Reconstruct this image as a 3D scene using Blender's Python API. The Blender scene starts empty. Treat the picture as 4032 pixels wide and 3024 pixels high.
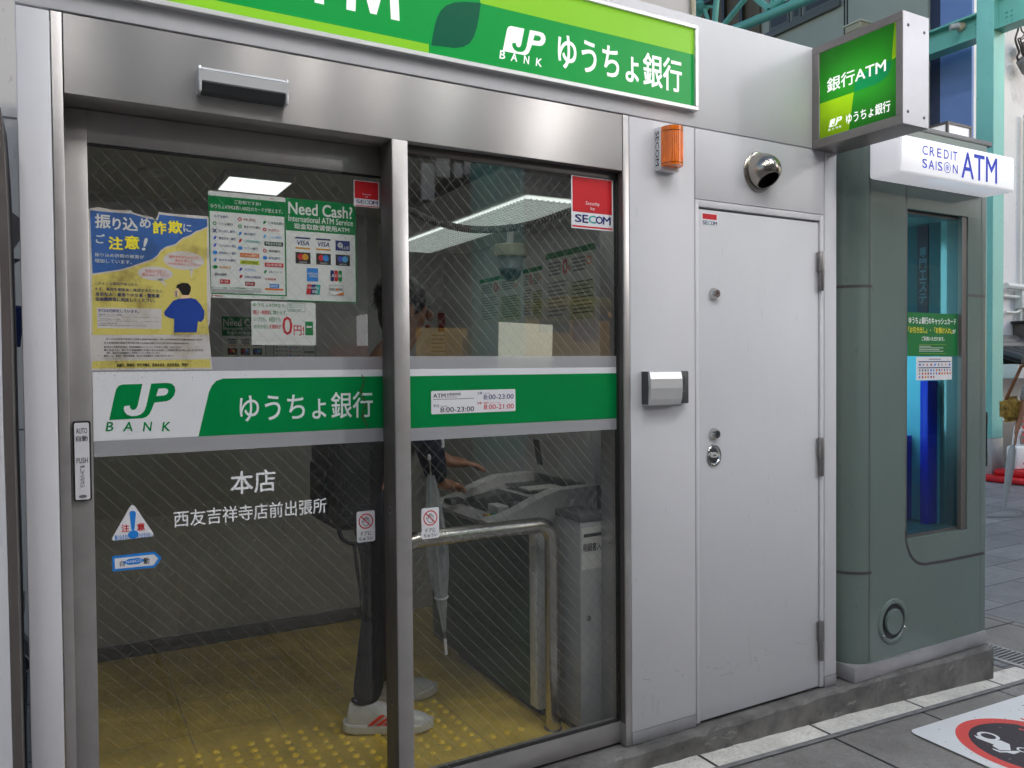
import bpy, bmesh, math, random
from mathutils import Vector, Matrix
random.seed(7)
S = bpy.context.scene
COL = S.collection

# ------------------------------------------------------------------ camera
FPX, YAW, PITCH, ROLL = 3155.69, .51337061, -.022185704, -.0084938
CAM = Vector((0, -2.2, 1.5))
def cam_axes():
    cy, sy, cp, sp, cr, sr = math.cos(YAW), math.sin(YAW), math.cos(PITCH), math.sin(PITCH), math.cos(ROLL), math.sin(ROLL)
    fwd = Vector((sy*cp, cy*cp, sp)); right = Vector((cy, -sy, 0)); up = right.cross(fwd)
    return cr*right + sr*up, -sr*right + cr*up, fwd
RX, UP, FW = cam_axes()
cd = bpy.data.cameras.new('camera'); cam = bpy.data.objects.new('camera', cd); COL.objects.link(cam)
cd.sensor_width = 36; cd.lens = FPX/4032*36; cd.clip_end = 400; cd.clip_start = .02
mw = Matrix((RX, UP, -FW)).transposed().to_4x4(); mw.translation = CAM; cam.matrix_world = mw
S.camera = cam

# ------------------------------------------------------------------ light
SUN_DIR = Vector((.70, -.68, .345)).normalized()          # towards the light
elev = math.asin(SUN_DIR.z); azim = math.atan2(SUN_DIR.x, SUN_DIR.y)
w = bpy.data.worlds.new('World'); S.world = w; w.use_nodes = True
nt = w.node_tree; bg = nt.nodes['Background']
sky = nt.nodes.new('ShaderNodeTexSky'); sky.sky_type = 'NISHITA'; sky.sun_disc = False
sky.sun_elevation = elev; sky.sun_rotation = azim; sky.air_density = 1.0; sky.dust_density = .6; sky.ozone_density = 1.0
nt.links.new(sky.outputs[0], bg.inputs[0]); bg.inputs[1].default_value = .125
sl = bpy.data.lights.new('sun', 'SUN'); sl.energy = .29; sl.angle = math.radians(4); sl.color = (.97, .97, 1.0)
so = bpy.data.objects.new('sun', sl); COL.objects.link(so); so.location = (6, -6, 6)
so.rotation_euler = SUN_DIR.to_track_quat('Z', 'Y').to_euler()
TUBE_POWER = 56.0
v = S.view_settings; v.view_transform = 'Standard'; v.look = 'None'; v.gamma = 1; v.exposure = .57; v.use_curve_mapping = False
S.render.engine = 'CYCLES'; cy = S.cycles
cy.use_denoising = True; cy.max_bounces = 8; cy.diffuse_bounces = 4; cy.glossy_bounces = 4; cy.transparent_max_bounces = 16
cy.caustics_reflective = False; cy.caustics_refractive = False; cy.sample_clamp_indirect = 6

# ------------------------------------------------------------------ photo measurements -> points on a known real plane
def ray(px, py): return RX*((px-2016)/FPX) - UP*((py-1512)/FPX) + FW
def onY(px, py, Y=0.):
    r = ray(px, py); return CAM + r*((Y-CAM.y)/r.y)
def onX(px, py, X):
    r = ray(px, py); return CAM + r*((X-CAM.x)/r.x)
def onZ(px, py, Z):
    r = ray(px, py); return CAM + r*((Z-CAM.z)/r.z)
def mk(ox, oy, s=.6329): return lambda x, y: (ox+x*s, oy+y*s)
c1, c2, c3 = mk(0, 0), mk(1300, 0), mk(2632, 0)
c4, c5, c6 = mk(0, 1000), mk(1300, 1000), mk(2632, 1000)
c7, c8, c9 = mk(0, 1974), mk(1300, 1974), mk(2632, 1974)
def G(x): return .177-.04*max(-3, min(x, 4.6))            # the paving falls slightly to the right
# ------------------------------------------------------------------ materials
MAT = {}
def nodes(name):
    m = bpy.data.materials.new(name); m.use_nodes = True; MAT[name] = m
    n = m.node_tree; b = n.nodes['Principled BSDF']; return m, n, b
def srgb(r, g, b):
    f = lambda c: (c/255/12.92) if c <= 10 else ((c/255+.055)/1.055)**2.4
    return (f(r), f(g), f(b))
def mat(name, col, rough=.5, metal=0, var=.06, scale=6, bump=0, bscale=200, emit=0, coat=0, spec=None, stretch=(1, 1, 1), alpha=None, rvar=.1):
    m, n, b = nodes(name); N = n.nodes; L = n.links
    b.inputs['Roughness'].default_value = rough; b.inputs['Metallic'].default_value = metal
    if spec is not None: b.inputs['Specular IOR Level'].default_value = spec
    if coat: b.inputs['Coat Weight'].default_value = coat; b.inputs['Coat Roughness'].default_value = .1
    tc = N.new('ShaderNodeTexCoord'); mp = N.new('ShaderNodeMapping'); mp.inputs['Scale'].default_value = stretch
    L.new(tc.outputs['Object'], mp.inputs[0])
    nz = N.new('ShaderNodeTexNoise'); nz.inputs['Scale'].default_value = scale; nz.inputs['Detail'].default_value = 6; nz.inputs['Roughness'].default_value = .6
    L.new(mp.outputs[0], nz.inputs[0])
    rp = N.new('ShaderNodeValToRGB'); e = rp.color_ramp.elements
    e[0].position = .3; e[1].position = .7
    e[0].color = tuple(max(0, c*(1-var)) for c in col)+(1,); e[1].color = tuple(min(1, c*(1+var)) for c in col)+(1,)
    L.new(nz.outputs[0], rp.inputs[0]); L.new(rp.outputs[0], b.inputs['Base Color'])
    if rvar:
        mr = N.new('ShaderNodeMapRange'); mr.inputs[3].default_value = max(0, rough*(1-rvar)); mr.inputs[4].default_value = min(1, rough*(1+rvar))
        L.new(nz.outputs[0], mr.inputs[0]); L.new(mr.outputs[0], b.inputs['Roughness'])
    if bump:
        n2 = N.new('ShaderNodeTexNoise'); n2.inputs['Scale'].default_value = bscale; n2.inputs['Detail'].default_value = 3
        L.new(mp.outputs[0], n2.inputs[0])
        bp = N.new('ShaderNodeBump'); bp.inputs['Strength'].default_value = bump; bp.inputs['Distance'].default_value = .002
        L.new(n2.outputs[0], bp.inputs['Height']); L.new(bp.outputs[0], b.inputs['Normal'])
    if emit:
        b.inputs['Emission Color'].default_value = col+(1,); b.inputs['Emission Strength'].default_value = emit
    if alpha is not None: b.inputs['Alpha'].default_value = alpha
    return m
def flat(name, rgb, rough=.5, emit=0, k=1.0, **kw):
    kw.setdefault('spec', .2); return mat(name, tuple(c*k for c in srgb(*rgb)), rough, var=.04, emit=emit, **kw)

def painted(name, col, dirt=.35, rough=.48):
    """Factory painted steel: faint mottling, rain streaks, small scuffs."""
    m, n, b = nodes(name); N, L = n.nodes, n.links
    b.inputs['Roughness'].default_value = rough; b.inputs['Specular IOR Level'].default_value = .3
    ge = N.new('ShaderNodeNewGeometry')
    def noise(scale, st, det=5, ro=.6):
        mp = N.new('ShaderNodeMapping'); mp.inputs['Scale'].default_value = st; L.new(ge.outputs['Position'], mp.inputs[0])
        z = N.new('ShaderNodeTexNoise'); z.inputs['Scale'].default_value = scale; z.inputs['Detail'].default_value = det; z.inputs['Roughness'].default_value = ro
        L.new(mp.outputs[0], z.inputs[0]); return z.outputs[0]
    def ramp(s, a, b_, c0, c1):
        r = N.new('ShaderNodeMapRange'); r.inputs[1].default_value = a; r.inputs[2].default_value = b_; r.inputs[3].default_value = c0; r.inputs[4].default_value = c1
        L.new(s, r.inputs[0]); return r.outputs[0]
    def mul(a, b_):
        q = N.new('ShaderNodeMath'); q.operation = 'MULTIPLY'; L.new(a, q.inputs[0]); L.new(b_, q.inputs[1]); return q.outputs[0]
    f = mul(ramp(noise(2.2, (1, 1, 1)), .3, .7, .96, 1.02), ramp(noise(9, (6, 6, .35)), .58, .8, 1, 1-dirt*.22))
    f = mul(f, ramp(noise(34, (1.6, 1, .5), 2, .4), .70, .76, 1, 1-dirt*.55))
    mx = N.new('ShaderNodeVectorMath'); mx.operation = 'SCALE'; mx.inputs[0].default_value = col; L.new(f, mx.inputs['Scale'])
    L.new(mx.outputs[0], b.inputs['Base Color'])
    z = noise(320, (1, 1, 1), 2); bp = N.new('ShaderNodeBump'); bp.inputs['Strength'].default_value = .05; bp.inputs['Distance'].default_value = .001
    z2 = noise(1.6, (1, 1, 1), 2); bp2 = N.new('ShaderNodeBump'); bp2.inputs['Strength'].default_value = .12; bp2.inputs['Distance'].default_value = .01
    L.new(z, bp.inputs['Height']); L.new(z2, bp2.inputs['Height']); L.new(bp2.outputs[0], bp.inputs['Normal']); L.new(bp.outputs[0], b.inputs['Normal'])
    return m

def brushed(name, col, rough, aniso, tangent, stretch, wave=.0, stain=.12, met=1):
    m, n, b = nodes(name); N, L = n.nodes, n.links
    b.inputs['Metallic'].default_value = met; b.inputs['Anisotropic'].default_value = aniso
    t = N.new('ShaderNodeCombineXYZ'); [setattr(t.inputs[i], 'default_value', tangent[i]) for i in range(3)]; L.new(t.outputs[0], b.inputs['Tangent'])
    ge = N.new('ShaderNodeNewGeometry')
    mp = N.new('ShaderNodeMapping'); mp.inputs['Scale'].default_value = stretch; L.new(ge.outputs['Position'], mp.inputs[0])
    z = N.new('ShaderNodeTexNoise'); z.inputs['Scale'].default_value = 60; z.inputs['Detail'].default_value = 4; L.new(mp.outputs[0], z.inputs[0])
    r = N.new('ShaderNodeMapRange'); r.inputs[3].default_value = rough*.75; r.inputs[4].default_value = rough*1.3; L.new(z.outputs[0], r.inputs[0]); L.new(r.outputs[0], b.inputs['Roughness'])
    z3 = N.new('ShaderNodeTexNoise'); z3.inputs['Scale'].default_value = 5; z3.inputs['Detail'].default_value = 7; z3.inputs['Roughness'].default_value = .65; L.new(ge.outputs['Position'], z3.inputs[0])
    rp = N.new('ShaderNodeValToRGB'); rp.color_ramp.elements[0].position = .3; rp.color_ramp.elements[1].position = .6
    rp.color_ramp.elements[0].color = tuple(c*(1-stain) for c in col)+(1,); rp.color_ramp.elements[1].color = col+(1,)
    L.new(z3.outputs[0], rp.inputs[0]); L.new(rp.outputs[0], b.inputs['Base Color'])
    bp = N.new('ShaderNodeBump'); bp.inputs['Strength'].default_value = .05; bp.inputs['Distance'].default_value = .0006; L.new(z.outputs[0], bp.inputs['Height'])
    if wave:
        z2 = N.new('ShaderNodeTexNoise'); z2.inputs['Scale'].default_value = 3.2; z2.inputs['Detail'].default_value = 1; L.new(ge.outputs['Position'], z2.inputs[0])
        b2 = N.new('ShaderNodeBump'); b2.inputs['Strength'].default_value = wave; b2.inputs['Distance'].default_value = .02
        L.new(z2.outputs[0], b2.inputs['Height']); L.new(b2.outputs[0], bp.inputs['Normal'])
    if 0 < aniso < .9: L.new(bp.outputs[0], b.inputs['Normal'])
    return m

def glass(name, tint, base, wires=True, pitch=.0158, ang=47, dirt=.02, second=.5, shine=.32):
    """Thin architectural pane: tinted see-through, Fresnel mirror, cast-in diamond wire mesh."""
    m = bpy.data.materials.new(name); m.use_nodes = True; MAT[name] = m
    n = m.node_tree; N, L = n.nodes, n.links; N.clear()
    out = N.new('ShaderNodeOutputMaterial'); tr = N.new('ShaderNodeBsdfTransparent'); tr.inputs[0].default_value = tint+(1,)
    gl = N.new('ShaderNodeBsdfGlossy'); gl.inputs['Roughness'].default_value = .006
    fr = N.new('ShaderNodeLayerWeight'); fr.inputs[0].default_value = .5                    # Schlick, the same from both sides of the pane
    pw = N.new('ShaderNodeMath'); pw.operation = 'POWER'; pw.inputs[1].default_value = 4.2; L.new(fr.outputs['Facing'], pw.inputs[0])
    ma = N.new('ShaderNodeMath'); ma.operation = 'MULTIPLY_ADD'; ma.inputs[1].default_value = .9; ma.inputs[2].default_value = base; ma.use_clamp = True
    L.new(pw.outputs[0], ma.inputs[0])
    mx = N.new('ShaderNodeMixShader'); L.new(ma.outputs[0], mx.inputs[0]); L.new(tr.outputs[0], mx.inputs[1]); L.new(gl.outputs[0], mx.inputs[2])
    cur = mx.outputs[0]
    ge = N.new('ShaderNodeNewGeometry')
    # dust film
    df = N.new('ShaderNodeBsdfDiffuse'); df.inputs[0].default_value = (.5, .5, .48, 1)
    z = N.new('ShaderNodeTexNoise'); z.inputs['Scale'].default_value = 4; z.inputs['Detail'].default_value = 8; L.new(ge.outputs['Position'], z.inputs[0])
    r = N.new('ShaderNodeMapRange'); r.inputs[1].default_value = .35; r.inputs[2].default_value = .75; r.inputs[3].default_value = dirt*.3; r.inputs[4].default_value = dirt*1.6; L.new(z.outputs[0], r.inputs[0])
    m2 = N.new('ShaderNodeMixShader'); L.new(r.outputs[0], m2.inputs[0]); L.new(cur, m2.inputs[1]); L.new(df.outputs[0], m2.inputs[2]); cur = m2.outputs[0]
    if wires:
        sp = N.new('ShaderNodeSeparateXYZ'); L.new(ge.outputs['Position'], sp.inputs[0])
        def line(sg):
            a = math.radians(ang)
            x = N.new('ShaderNodeMath'); x.operation = 'MULTIPLY'; x.inputs[1].default_value = math.sin(a)/pitch; L.new(sp.outputs[0], x.inputs[0])
            y = N.new('ShaderNodeMath'); y.operation = 'MULTIPLY_ADD'; y.inputs[1].default_value = sg*math.cos(a)/pitch; L.new(sp.outputs[2], y.inputs[0]); L.new(x.outputs[0], y.inputs[2])
            f = N.new('ShaderNodeMath'); f.operation = 'FRACT'; L.new(y.outputs[0], f.inputs[0])
            g = N.new('ShaderNodeMath'); g.operation = 'LESS_THAN'; g.inputs[1].default_value = .030; L.new(f.outputs[0], g.inputs[0]); return g.outputs[0]
        mm = N.new('ShaderNodeMath'); mm.operation = 'MULTIPLY_ADD'; mm.use_clamp = True; mm.inputs[1].default_value = second; L.new(line(-1), mm.inputs[0]); L.new(line(1), mm.inputs[2])  # crossing wires mixed fainter, a painted difference in sheen between the two directions
        ws = N.new('ShaderNodeBsdfPrincipled'); ws.inputs['Base Color'].default_value = (.55, .54, .50, 1); ws.inputs['Metallic'].default_value = .3; ws.inputs['Roughness'].default_value = .5
        wm = N.new('ShaderNodeMath'); wm.operation = 'MULTIPLY'; wm.inputs[1].default_value = shine; L.new(mm.outputs[0], wm.inputs[0])
        m3 = N.new('ShaderNodeMixShader'); L.new(wm.outputs[0], m3.inputs[0]); L.new(cur, m3.inputs[1]); L.new(ws.outputs[0], m3.inputs[2]); cur = m3.outputs[0]
    L.new(cur, out.inputs[0])
    return m
def film(name, col, cover):
    m, n, b = nodes(name); b.inputs['Base Color'].default_value = col+(1,); b.inputs['Alpha'].default_value = cover; b.inputs['Roughness'].default_value = .35
    return m

WHITE = painted('white_painted_steel', (.70, .69, .72), dirt=.12)
WHITE_D = painted('door_painted_steel', (.69, .685, .715), dirt=.14)
painted('booth_inner', (.62, .63, .64), dirt=.4, rough=.5)
painted('kiosk_green', srgb(108, 122, 116), dirt=.4, rough=.17)
painted('grey_cladding', (.40, .41, .36), dirt=.5, rough=.55)
painted('store_wall', (.72, .68, .64), dirt=.3, rough=.6)
painted('house_wall', (.80, .79, .80), dirt=.8, rough=.7)
painted('teal_paint', srgb(108, 178, 166), dirt=.4, rough=.35)
painted('column_paint', srgb(128, 198, 190), dirt=.5, rough=.4)
brushed('header_steel', (.51, .49, .475), .41, 1.0, (0, 0, 1), (.5, .5, 40), wave=.012, stain=.06, met=.62)
brushed('frame_steel', (.50, .475, .465), .36, .5, (1, 0, 0), (40, 40, .5), stain=.2, met=.62)
brushed('sign_steel', (.42, .415, .45), .42, .5, (1, 0, 0), (40, 40, .5), stain=.1, met=.5)
brushed('chrome', (.62, .60, .56), .18, .0, (0, 0, 1), (1, 1, 1), stain=.1)
brushed('blade_steel', (.30, .275, .27), .40, .4, (1, 0, 0), (40, 40, .5), stain=.2, met=.7)
brushed('vent_steel', (.42, .385, .34), .24, .0, (0, 0, 1), (1, 1, 1), stain=.06)
brushed('rail_steel', (.55, .52, .47), .24, .0, (0, 0, 1), (1, 1, 1), stain=.25)
brushed('base_steel', (.47, .46, .475), .38, .3, (1, 0, 0), (.5, .5, 40), stain=.2, met=.45)
brushed('alu', (.66, .655, .66), .40, .3, (1, 0, 0), (.5, .5, 40), stain=.05, met=.5)
glass('wired_glass', (.95, .955, .94), .088, pitch=.029, dirt=.005)
glass('wired_glass_fixed', (.95, .96, .95), .10, pitch=.029, dirt=.006, second=.95, shine=.38)
glass('clear_glass', (.93, .95, .94), .02, wires=False, dirt=.0)
glass('blue_glass', (.26, .66, .76), .05, wires=False, dirt=.01)
film('frost_film', (.62, .62, .66), .52)
mat('rubber', (.02, .02, .02), .6); mat('black', (.012, .012, .013), .45); mat('groove', (.03, .03, .03), .8)
mat('dark_trim', (.10, .085, .08), .45); mat('groove_grey', srgb(66, 62, 64), .5)
mat('dark_grey', (.05, .053, .058), .5); mat('mid_grey', (.16, .16, .16), .5)
mat('band_white', (.76, .76, .79), .4, var=.03); mat('vinyl_white', (.86, .86, .87), .4, var=.02)
mat('band_green', (.0, .20, .05), .4, var=.05, spec=.12)
for nm, c in dict(ink=(25, 25, 30), navy=(24, 40, 105), red=(196, 32, 40), teal=(30, 165, 160), green=(0, 128, 62), blue=(40, 130, 215), orange=(225, 120, 40),
                  yellow=(238, 222, 60), brown=(110, 70, 40), sky=(90, 170, 225), grey=(120, 120, 125), lightgreen=(200, 215, 60), maroon=(150, 35, 40), gold=(210, 150, 40), darkgreen=(20, 70, 50),
                  purple=(70, 80, 190), blueink=(45, 70, 130), pink=(215, 120, 110), skin_print=(225, 190, 150), hair_print=(35, 30, 30), coat_blue=(32, 62, 140)).items():
    flat('print_'+nm, c, .5)
mat('paper_white', (.74, .76, .74), .5, var=.03); mat('paper_cream', (.70, .68, .55), .6, var=.03)
mat('paper_inside', (.60, .60, .56), .6, var=.05)
mat('sticker_white', (.78, .77, .80), .4, var=.02)
mat('plaster_beige', (.42, .38, .26), .5)
# ------------------------------------------------------------------ mesh builder
class Plane:
    def __init__(s, o, U, V): s.o = Vector(o); s.U = Vector(U); s.V = Vector(V); s.N = s.U.cross(s.V)
    def at(s, u, v_, w_=0): return s.o + s.U*u + s.V*v_ + s.N*w_
def front(Y): return Plane((0, Y, 0), (1, 0, 0), (0, 0, 1))          # faces the street (-y)
def side(X): return Plane((X, 0, 0), (0, -1, 0), (0, 0, 1))          # faces left (-x): u = -y
def floor(Z): return Plane((0, 0, Z), (1, 0, 0), (0, 1, 0))

LOC = {}
_glyph = {}
def glyphs(body, bold=0, shear=0, res=2):
    key = (body, bold, shear, res)
    if key not in _glyph:
        c = bpy.data.curves.new('text', 'FONT'); c.body = body; c.size = 1; c.offset = bold; c.shear = shear; c.resolution_u = res
        o = bpy.data.objects.new('text', c); COL.objects.link(o)
        me = bpy.data.meshes.new_from_object(o)
        vs = [(q.co.x, q.co.y) for q in me.vertices]; fs = [tuple(p.vertices) for p in me.polygons]
        bpy.data.objects.remove(o); bpy.data.curves.remove(c); bpy.data.meshes.remove(me)
        x0 = min(q[0] for q in vs); x1 = max(q[0] for q in vs); y0 = min(q[1] for q in vs); y1 = max(q[1] for q in vs)
        _glyph[key] = ([((a-x0)/(x1-x0), (b-y0)/(y1-y0)) for a, b in vs], fs, (x1-x0)/(y1-y0))
    return _glyph[key]

class MB:
    def __init__(s, plane=None): s.v = []; s.f = []; s.m = []; s.s = []; s.mats = []; s.p = plane
    def mi(s, m):
        if m not in s.mats: s.mats.append(m)
        return s.mats.index(m)
    def add(s, vs, fs, m, smooth=False):
        b = len(s.v); s.v += [Vector(q) for q in vs]; i = s.mi(m)
        for f in fs: s.f.append(tuple(b+k for k in f)); s.m.append(i); s.s.append(smooth)
        return s
    def poly(s, pts, m, w=0):
        vs = [s.p.at(a, b, w) for a, b in pts]
        ar = sum(pts[i][0]*pts[(i+1) % len(pts)][1]-pts[(i+1) % len(pts)][0]*pts[i][1] for i in range(len(pts)))
        idx = list(range(len(vs))); s.add(vs, [idx if ar > 0 else idx[::-1]], m); return s
    def rect(s, u0, v0, u1, v1, m, w=0): return s.poly([(u0, v0), (u1, v0), (u1, v1), (u0, v1)], m, w)
    def rrect(s, u0, v0, u1, v1, r, m, w=0, n=5): return s.poly(rr(u0, v0, u1, v1, r, n), m, w)
    def ell(s, cx, cy_, rx, ry, m, w=0, n=28): return s.poly([(cx+rx*math.cos(2*math.pi*i/n), cy_+ry*math.sin(2*math.pi*i/n)) for i in range(n)], m, w)
    def ring(s, cx, cy_, rx, ry, t, m, w=0, n=36, a0=0, a1=2*math.pi):
        vs = []; k = n+1
        for i in range(k):
            a = a0+(a1-a0)*i/n
            vs += [s.p.at(cx+rx*math.cos(a), cy_+ry*math.sin(a), w), s.p.at(cx+(rx-t)*math.cos(a), cy_+(ry-t*ry/rx)*math.sin(a), w)]
        s.add(vs, [(2*i, 2*i+2, 2*i+3, 2*i+1) for i in range(n)], m); return s
    def stroke(s, pts, t, m, w=0):
        for (a, b), (c, d) in zip(pts, pts[1:]):
            L = math.hypot(c-a, d-b) or 1e-9; nx, ny = -(d-b)/L*t/2, (c-a)/L*t/2
            s.poly([(a+nx, b+ny), (a-nx, b-ny), (c-nx, d-ny), (c+nx, d+ny)], m, w)
        return s
    def prism(s, pts, w0, w1, m, front_m=None):
        ar = sum(pts[i][0]*pts[(i+1) % len(pts)][1]-pts[(i+1) % len(pts)][0]*pts[i][1] for i in range(len(pts)))
        if ar < 0: pts = pts[::-1]
        n = len(pts); vs = [s.p.at(a, b, w0) for a, b in pts]+[s.p.at(a, b, w1) for a, b in pts]
        s.add(vs, [tuple(range(n))[::-1]]+[(i, (i+1) % n, n+(i+1) % n, n+i) for i in range(n)], m)
        s.add(vs[n:], [tuple(range(n))], front_m or m); return s
    def text(s, body, u0, v0, u1, v1, m, w=.001, bold=0, shear=0, res=2, rot=0, keep=False, mirror=False):
        """writes body so that its bounding box fills (u0,v0)-(u1,v1)"""
        g, fs, asp = glyphs(body, 0, shear, res)
        if keep: u1 = u0+(v1-v0)*asp                         # keep natural width, left aligned
        e = max(0, bold)*(v1-v0)*.55; i = s.mi(m)            # heavier strokes: overprinted copies, each a hair above the last
        offs = [(0, 0)] if e == 0 else [(-e, -e), (e, e), (-e, e), (e, -e)] if v1-v0 > .016 else [(-e, 0), (e, 0)]
        for n_, (ox, oy) in enumerate(offs):
            b = len(s.v)
            for a, c in g:
                if mirror: a = 1-a
                u = u0+e+(u1-u0-2*e)*a+ox; v_ = v0+e+(v1-v0-2*e)*c+oy
                if rot:
                    cu, cv = (u0+u1)/2, (v0+v1)/2; x, y = u-cu, v_-cv
                    u = cu+x*math.cos(rot)-y*math.sin(rot); v_ = cv+x*math.sin(rot)+y*math.cos(rot)
                s.v.append(s.p.at(u, v_, w+.00004*n_))
            for f in fs: s.f.append(tuple(b+k for k in f)); s.m.append(i); s.s.append(False)
        return s
    def vtext(s, body, u0, v0, u1, v1, m, w=.001, bold=0):
        h = (v1-v0)/len(body)
        for k, ch in enumerate(body): s.text(ch, u0, v1-(k+.92)*h, u1, v1-(k+.08)*h, m, w, bold)
        return s
    def box(s, x0, x1, y0, y1, z0, z1, m, bev=0, seg=1):
        if x1 < x0: x0, x1 = x1, x0
        if y1 < y0: y0, y1 = y1, y0
        if z1 < z0: z0, z1 = z1, z0
        bm = bmesh.new(); bmesh.ops.create_cube(bm, size=1)
        for q in bm.verts: q.co = Vector(((x0+x1)/2+q.co.x*(x1-x0), (y0+y1)/2+q.co.y*(y1-y0), (z0+z1)/2+q.co.z*(z1-z0)))
        if bev: bmesh.ops.bevel(bm, geom=bm.edges[:], offset=min(bev, .45*min(x1-x0, y1-y0, z1-z0)), segments=seg, affect='EDGES', profile=.5)
        s.bm(bm, m, smooth=seg > 1); return s
    def bm(s, bm, m, smooth=False):
        bm.verts.index_update(); s.add([q.co.copy() for q in bm.verts], [tuple(q.index for q in f.verts) for f in bm.faces], m, smooth); bm.free(); return s
    def tube(s, pts, r, m, n=10, cap=True):
        pts = [Vector(q) for q in pts]; rs = r if isinstance(r, (list, tuple)) else [r]*len(pts)
        vs = []; prev = None
        for i, q in enumerate(pts):
            t = (pts[min(i+1, len(pts)-1)]-pts[max(i-1, 0)]).normalized()
            if prev is None:
                a = t.orthogonal().normalized()
            else:
                a = (prev-t*prev.dot(t)); a = a.normalized() if a.length > 1e-6 else t.orthogonal().normalized()
            prev = a; b = t.cross(a)
            vs += [q+(a*math.cos(2*math.pi*k/n)+b*math.sin(2*math.pi*k/n))*rs[i] for k in range(n)]
        fs = [(i*n+k, i*n+(k+1) % n, (i+1)*n+(k+1) % n, (i+1)*n+k) for i in range(len(pts)-1) for k in range(n)]
        if cap: fs += [tuple(range(n))[::-1], tuple((len(pts)-1)*n+k for k in range(n))]
        s.add(vs, fs, m, True); return s
    def lathe(s, o, axis, prof, m, n=28, end=True):
        """prof: (distance along axis, radius)"""
        o = Vector(o); t = Vector(axis).normalized(); a = t.orthogonal().normalized(); b = t.cross(a); vs = []
        for d, r in prof: vs += [o+t*d+(a*math.cos(2*math.pi*k/n)+b*math.sin(2*math.pi*k/n))*r for k in range(n)]
        fs = [(i*n+k, i*n+(k+1) % n, (i+1)*n+(k+1) % n, (i+1)*n+k) for i in range(len(prof)-1) for k in range(n)]
        fs += [tuple(range(n))[::-1]]+([tuple((len(prof)-1)*n+k for k in range(n))] if end else [])
        s.add(vs, fs, m, True); return s
    def build(s, name, parent=None, origin=None):
        me = bpy.data.meshes.new(name)
        if parent is not None: org = LOC[parent.name]
        elif origin is not None: org = Vector(origin)
        else:
            lo = [min(q[i] for q in s.v) for i in range(3)]; hi = [max(q[i] for q in s.v) for i in range(3)]
            org = Vector(((lo[0]+hi[0])/2, (lo[1]+hi[1])/2, lo[2]))
        me.from_pydata([q-org for q in s.v], [], s.f)
        for m in s.mats: me.materials.append(MAT[m])
        me.polygons.foreach_set('material_index', s.m); me.polygons.foreach_set('use_smooth', s.s)
        me.update()
        if any(s.s): me.set_sharp_from_angle(angle=math.radians(38))
        o = bpy.data.objects.new(name, me); COL.objects.link(o)
        if parent is not None: o.parent = parent
        else: o.location = org
        LOC[o.name] = org
        return o
def rr(u0, v0, u1, v1, r, n=5):
    r = min(r, abs(u1-u0)/2, abs(v1-v0)/2); P = []
    for cx, cy_, a in ((u1-r, v0+r, -90), (u1-r, v1-r, 0), (u0+r, v1-r, 90), (u0+r, v0+r, 180)):
        for i in range(n+1): t = math.radians(a+90*i/n); P.append((cx+r*math.cos(t), cy_+r*math.sin(t)))
    return P
def curve(p, n=8):
    """Catmull-Rom through a list of points (open)"""
    q = [Vector(a) for a in p]; q = [q[0]*2-q[1]]+q+[q[-1]*2-q[-2]]; out = []
    for i in range(1, len(q)-2):
        for k in range(n):
            t = k/n; a, b, c, d = q[i-1], q[i], q[i+1], q[i+2]
            out.append(.5*((2*b)+(c-a)*t+(2*a-5*b+4*c-d)*t*t+(3*b-a-3*c+d)*t**3))
    out.append(q[-2]); return out
def thing(name, label, cat, loc, group=None):
    o = bpy.data.objects.new(name, None); COL.objects.link(o); o.location = loc; o.empty_display_size = .1
    LOC[o.name] = Vector(loc); return tag(o, label, cat, group)
def tag(o, label, cat, group=None):
    o['label'] = label; o['category'] = cat
    if group: o['group'] = group
    return o
def struct(o): o['kind'] = 'structure'; return o
def B(name, parent, x0, x1, y0, y1, z0, z1, m, bev=.002, seg=2): return MB().box(x0, x1, y0, y1, z0, z1, m, bev, seg).build(name, parent)
def copy_thing(root, loc, label, group=None):
    r = root.copy(); COL.objects.link(r); r.location = loc; LOC[r.name] = Vector(loc); r['label'] = label
    if group: r['group'] = group
    for ch in list(root.children):
        c = ch.copy(); COL.objects.link(c); c.parent = r
        for g in ch.children: d = g.copy(); COL.objects.link(d); d.parent = c
    return r
class Fit:
    """reads pixel boxes of the photograph on one real plane, in that plane's own u,v metres"""
    def __init__(s, kind, d): s.kind, s.d = kind, d
    def __call__(s, px, py):
        if s.kind == 'y': q = onY(px, py, s.d); return (q.x, q.z)
        if s.kind == 'x': q = onX(px, py, s.d); return (-q.y, q.z)
        q = onZ(px, py, s.d); return (q.x, q.y)
    def box(s, tl, br):
        a, b = s(*tl), s(*br); return (a[0], b[1], b[0], a[1])

def jp_logo(mb, f, fg, bgm, w, boxc=(675, 808, 1095, 1018)):
    """f maps the logo's own 0..1 box to plane u,v. Slanted block and P with a J cut out of it."""
    X0, Y0, X1, Y1 = boxc
    P = lambda pts: [f((a-X0)/(X1-X0), 1-(b-Y0)/(Y1-Y0)) for a, b in pts]
    body = [(675, 1018), (715, 860), (722, 838), (738, 820), (760, 813), (938, 811), (1035, 808), (1070, 812), (1090, 830), (1095, 855), (1085, 885), (1062, 908), (1035, 918), (958, 923),
            (940, 965), (925, 992), (905, 1008), (880, 1015)]
    mb.poly(P(body), fg, w)
    mb.poly(P([(985, 842), (1030, 840), (1045, 848), (1048, 860), (1038, 876), (1020, 883), (970, 886)]), bgm, w+.0006)
    mb.poly(P([(885, 809), (940, 809), (905, 945), (893, 972), (872, 990), (845, 999), (812, 1000), (785, 990), (769, 972), (765, 955), (768, 940), (803, 937), (804, 952), (814, 963), (830, 964), (844, 955), (852, 940)]), bgm, w+.0006)
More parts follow.
